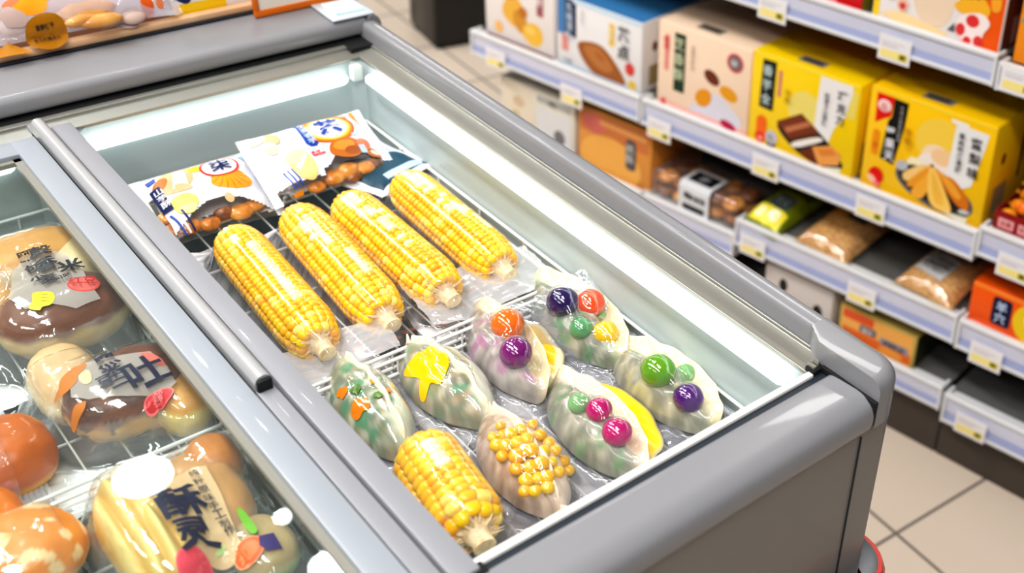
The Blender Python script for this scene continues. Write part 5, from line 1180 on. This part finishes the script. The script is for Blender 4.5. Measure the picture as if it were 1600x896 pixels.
packet('snack_packet',1440,458,.118,.17,.030,'tan grain packet with a large grey printed label, right of the empty gap',[film('tan_pack_film',milk=.05,refl=1.5,bump=.25,bscale=50,tint=(1,.96,.88))],5.9,
  lambda a,w,l:(a.poly([(-w*.36,-l*.30),(w*.16,-l*.34),(w*.22,-l*.02),(-w*.04,l*.02),(-w*.10,l*.08),(-w*.28,l*.08)],C(196,194,194)),a.poly([(-w*.30,-l*.24),(w*.12,-l*.28),(w*.16,-l*.06),(-w*.24,-l*.03)],C(150,148,148)),a.rrect(w*.10,l*.06,w*.36,l*.24,.003,C(104,96,96))),lambda a,w,l:(a.text('谷',-w*.19,l*.03,.013,C(60,60,60)),a.text('配料小麦粉白砂糖',-w*.07,-l*.11,.008,C(100,100,100)),a.text('食用盐芝麻花生',-w*.07,-l*.18,.008,C(100,100,100)),a.text('香',w*.23,l*.15,.014,C(40,36,36))),M_grain,rz=-.10,z=.297)
# black display stand on the floor beyond
P=at(670,65,.0); Q_=at(700,78,0)
T=empty('display_stand',((P.x+Q_.x)/2,(P.y+Q_.y)/2,0),0,'tall black display stand on the floor past the end of the shelves','stand'); T.rotation_euler=(0,0,-.162)
mb=MB(); mb.box(-.02,.30,-.03,.16,.012,.95,bev=.006); mb.build('body',mat('stand_black',(.012,.011,.011),.35,var=.1),T)
mb=MB(); mb.box(-.012,.29,-.022,.15,0,.014); mb.build('plinth',M_dark,T,smooth=0)
mb=MB(); mb.box(-.03,.31,-.04,.17,.95,.975,bev=.004); mb.build('top_board',mat('stand_top',(.08,.075,.07),.4),T)

# ================================================================== lamps
def panel(x,y,w,l,p,label,rz=0,col=(1,.98,.95)):
    T=empty('ceiling_light',(x,y,2.92),rz,label,'ceiling light','ceiling light panels')
    mb=MB(); mb.box(-w/2-.02,w/2+.02,-l/2-.02,l/2+.02,-.03,0); mb.build('housing',M_white,T,smooth=0)
    d=bpy.data.lights.new('light','AREA'); d.shape='RECTANGLE'; d.size=w; d.size_y=l; d.energy=p; d.color=col
    o=bpy.data.objects.new('lamp_panel',d); COL.objects.link(o); o.parent=T; o.location=(0,0,-.035)
for k,(x,y) in enumerate(((-.55,-.9),(-.55,1.2),(-.55,3.3))): panel(x,y,.30,1.5,58,'long ceiling light panel over the left end of the freezer, %s'%('nearest','middle','farthest')[k])
for k,(x,y) in enumerate(((-1.8,-.6),(-1.8,1.6))): panel(x,y,.30,1.5,36,'long ceiling light panel far left of the freezer, %s'%('near','far')[k])
panel(2.5,1.7,.25,1.2,30,'ceiling light panel above the far side of the shelves, nearer'); panel(2.55,4.5,.25,1.4,30,'ceiling light panel above the far side of the shelves, farther')
M_spot=mat('downlight_lens',(.93,.97,1),.4,var=0,emit=110)
for k,(x,y,r) in enumerate(((.4165,2.4846,.080),(.6758,1.8421,.055),(.657,2.0906,.022))):
    T=empty('downlight',(x,y,2.92),0,('large','middle-sized','small')[k]+' round white downlight in the ceiling','downlight','ceiling downlights')
    mb=MB(); mb.tube([(0,0,0),(0,0,-.012),(0,0,-.014)],[r*1.2,r*1.2,r*1.05],32); mb.build('ring',M_white,T)
    mb=MB(); mb.tube([(0,0,-.0142),(0,0,-.020)],[r,r*.97],32); mb.build('lens',M_spot,T,smooth=30)
wd=bpy.data.worlds.new('World'); SC.world=wd; wd.use_nodes=True
bg=wd.node_tree.nodes['Background']; bg.inputs['Color'].default_value=(.95,.97,1,1); bg.inputs['Strength'].default_value=.10
SC.view_settings.view_transform='Standard'; SC.view_settings.exposure=-.58; SC.view_settings.look='Medium High Contrast'
SC.cycles.max_bounces=10; SC.cycles.transparent_max_bounces=24; SC.cycles.sample_clamp_indirect=6; SC.cycles.use_denoising=True
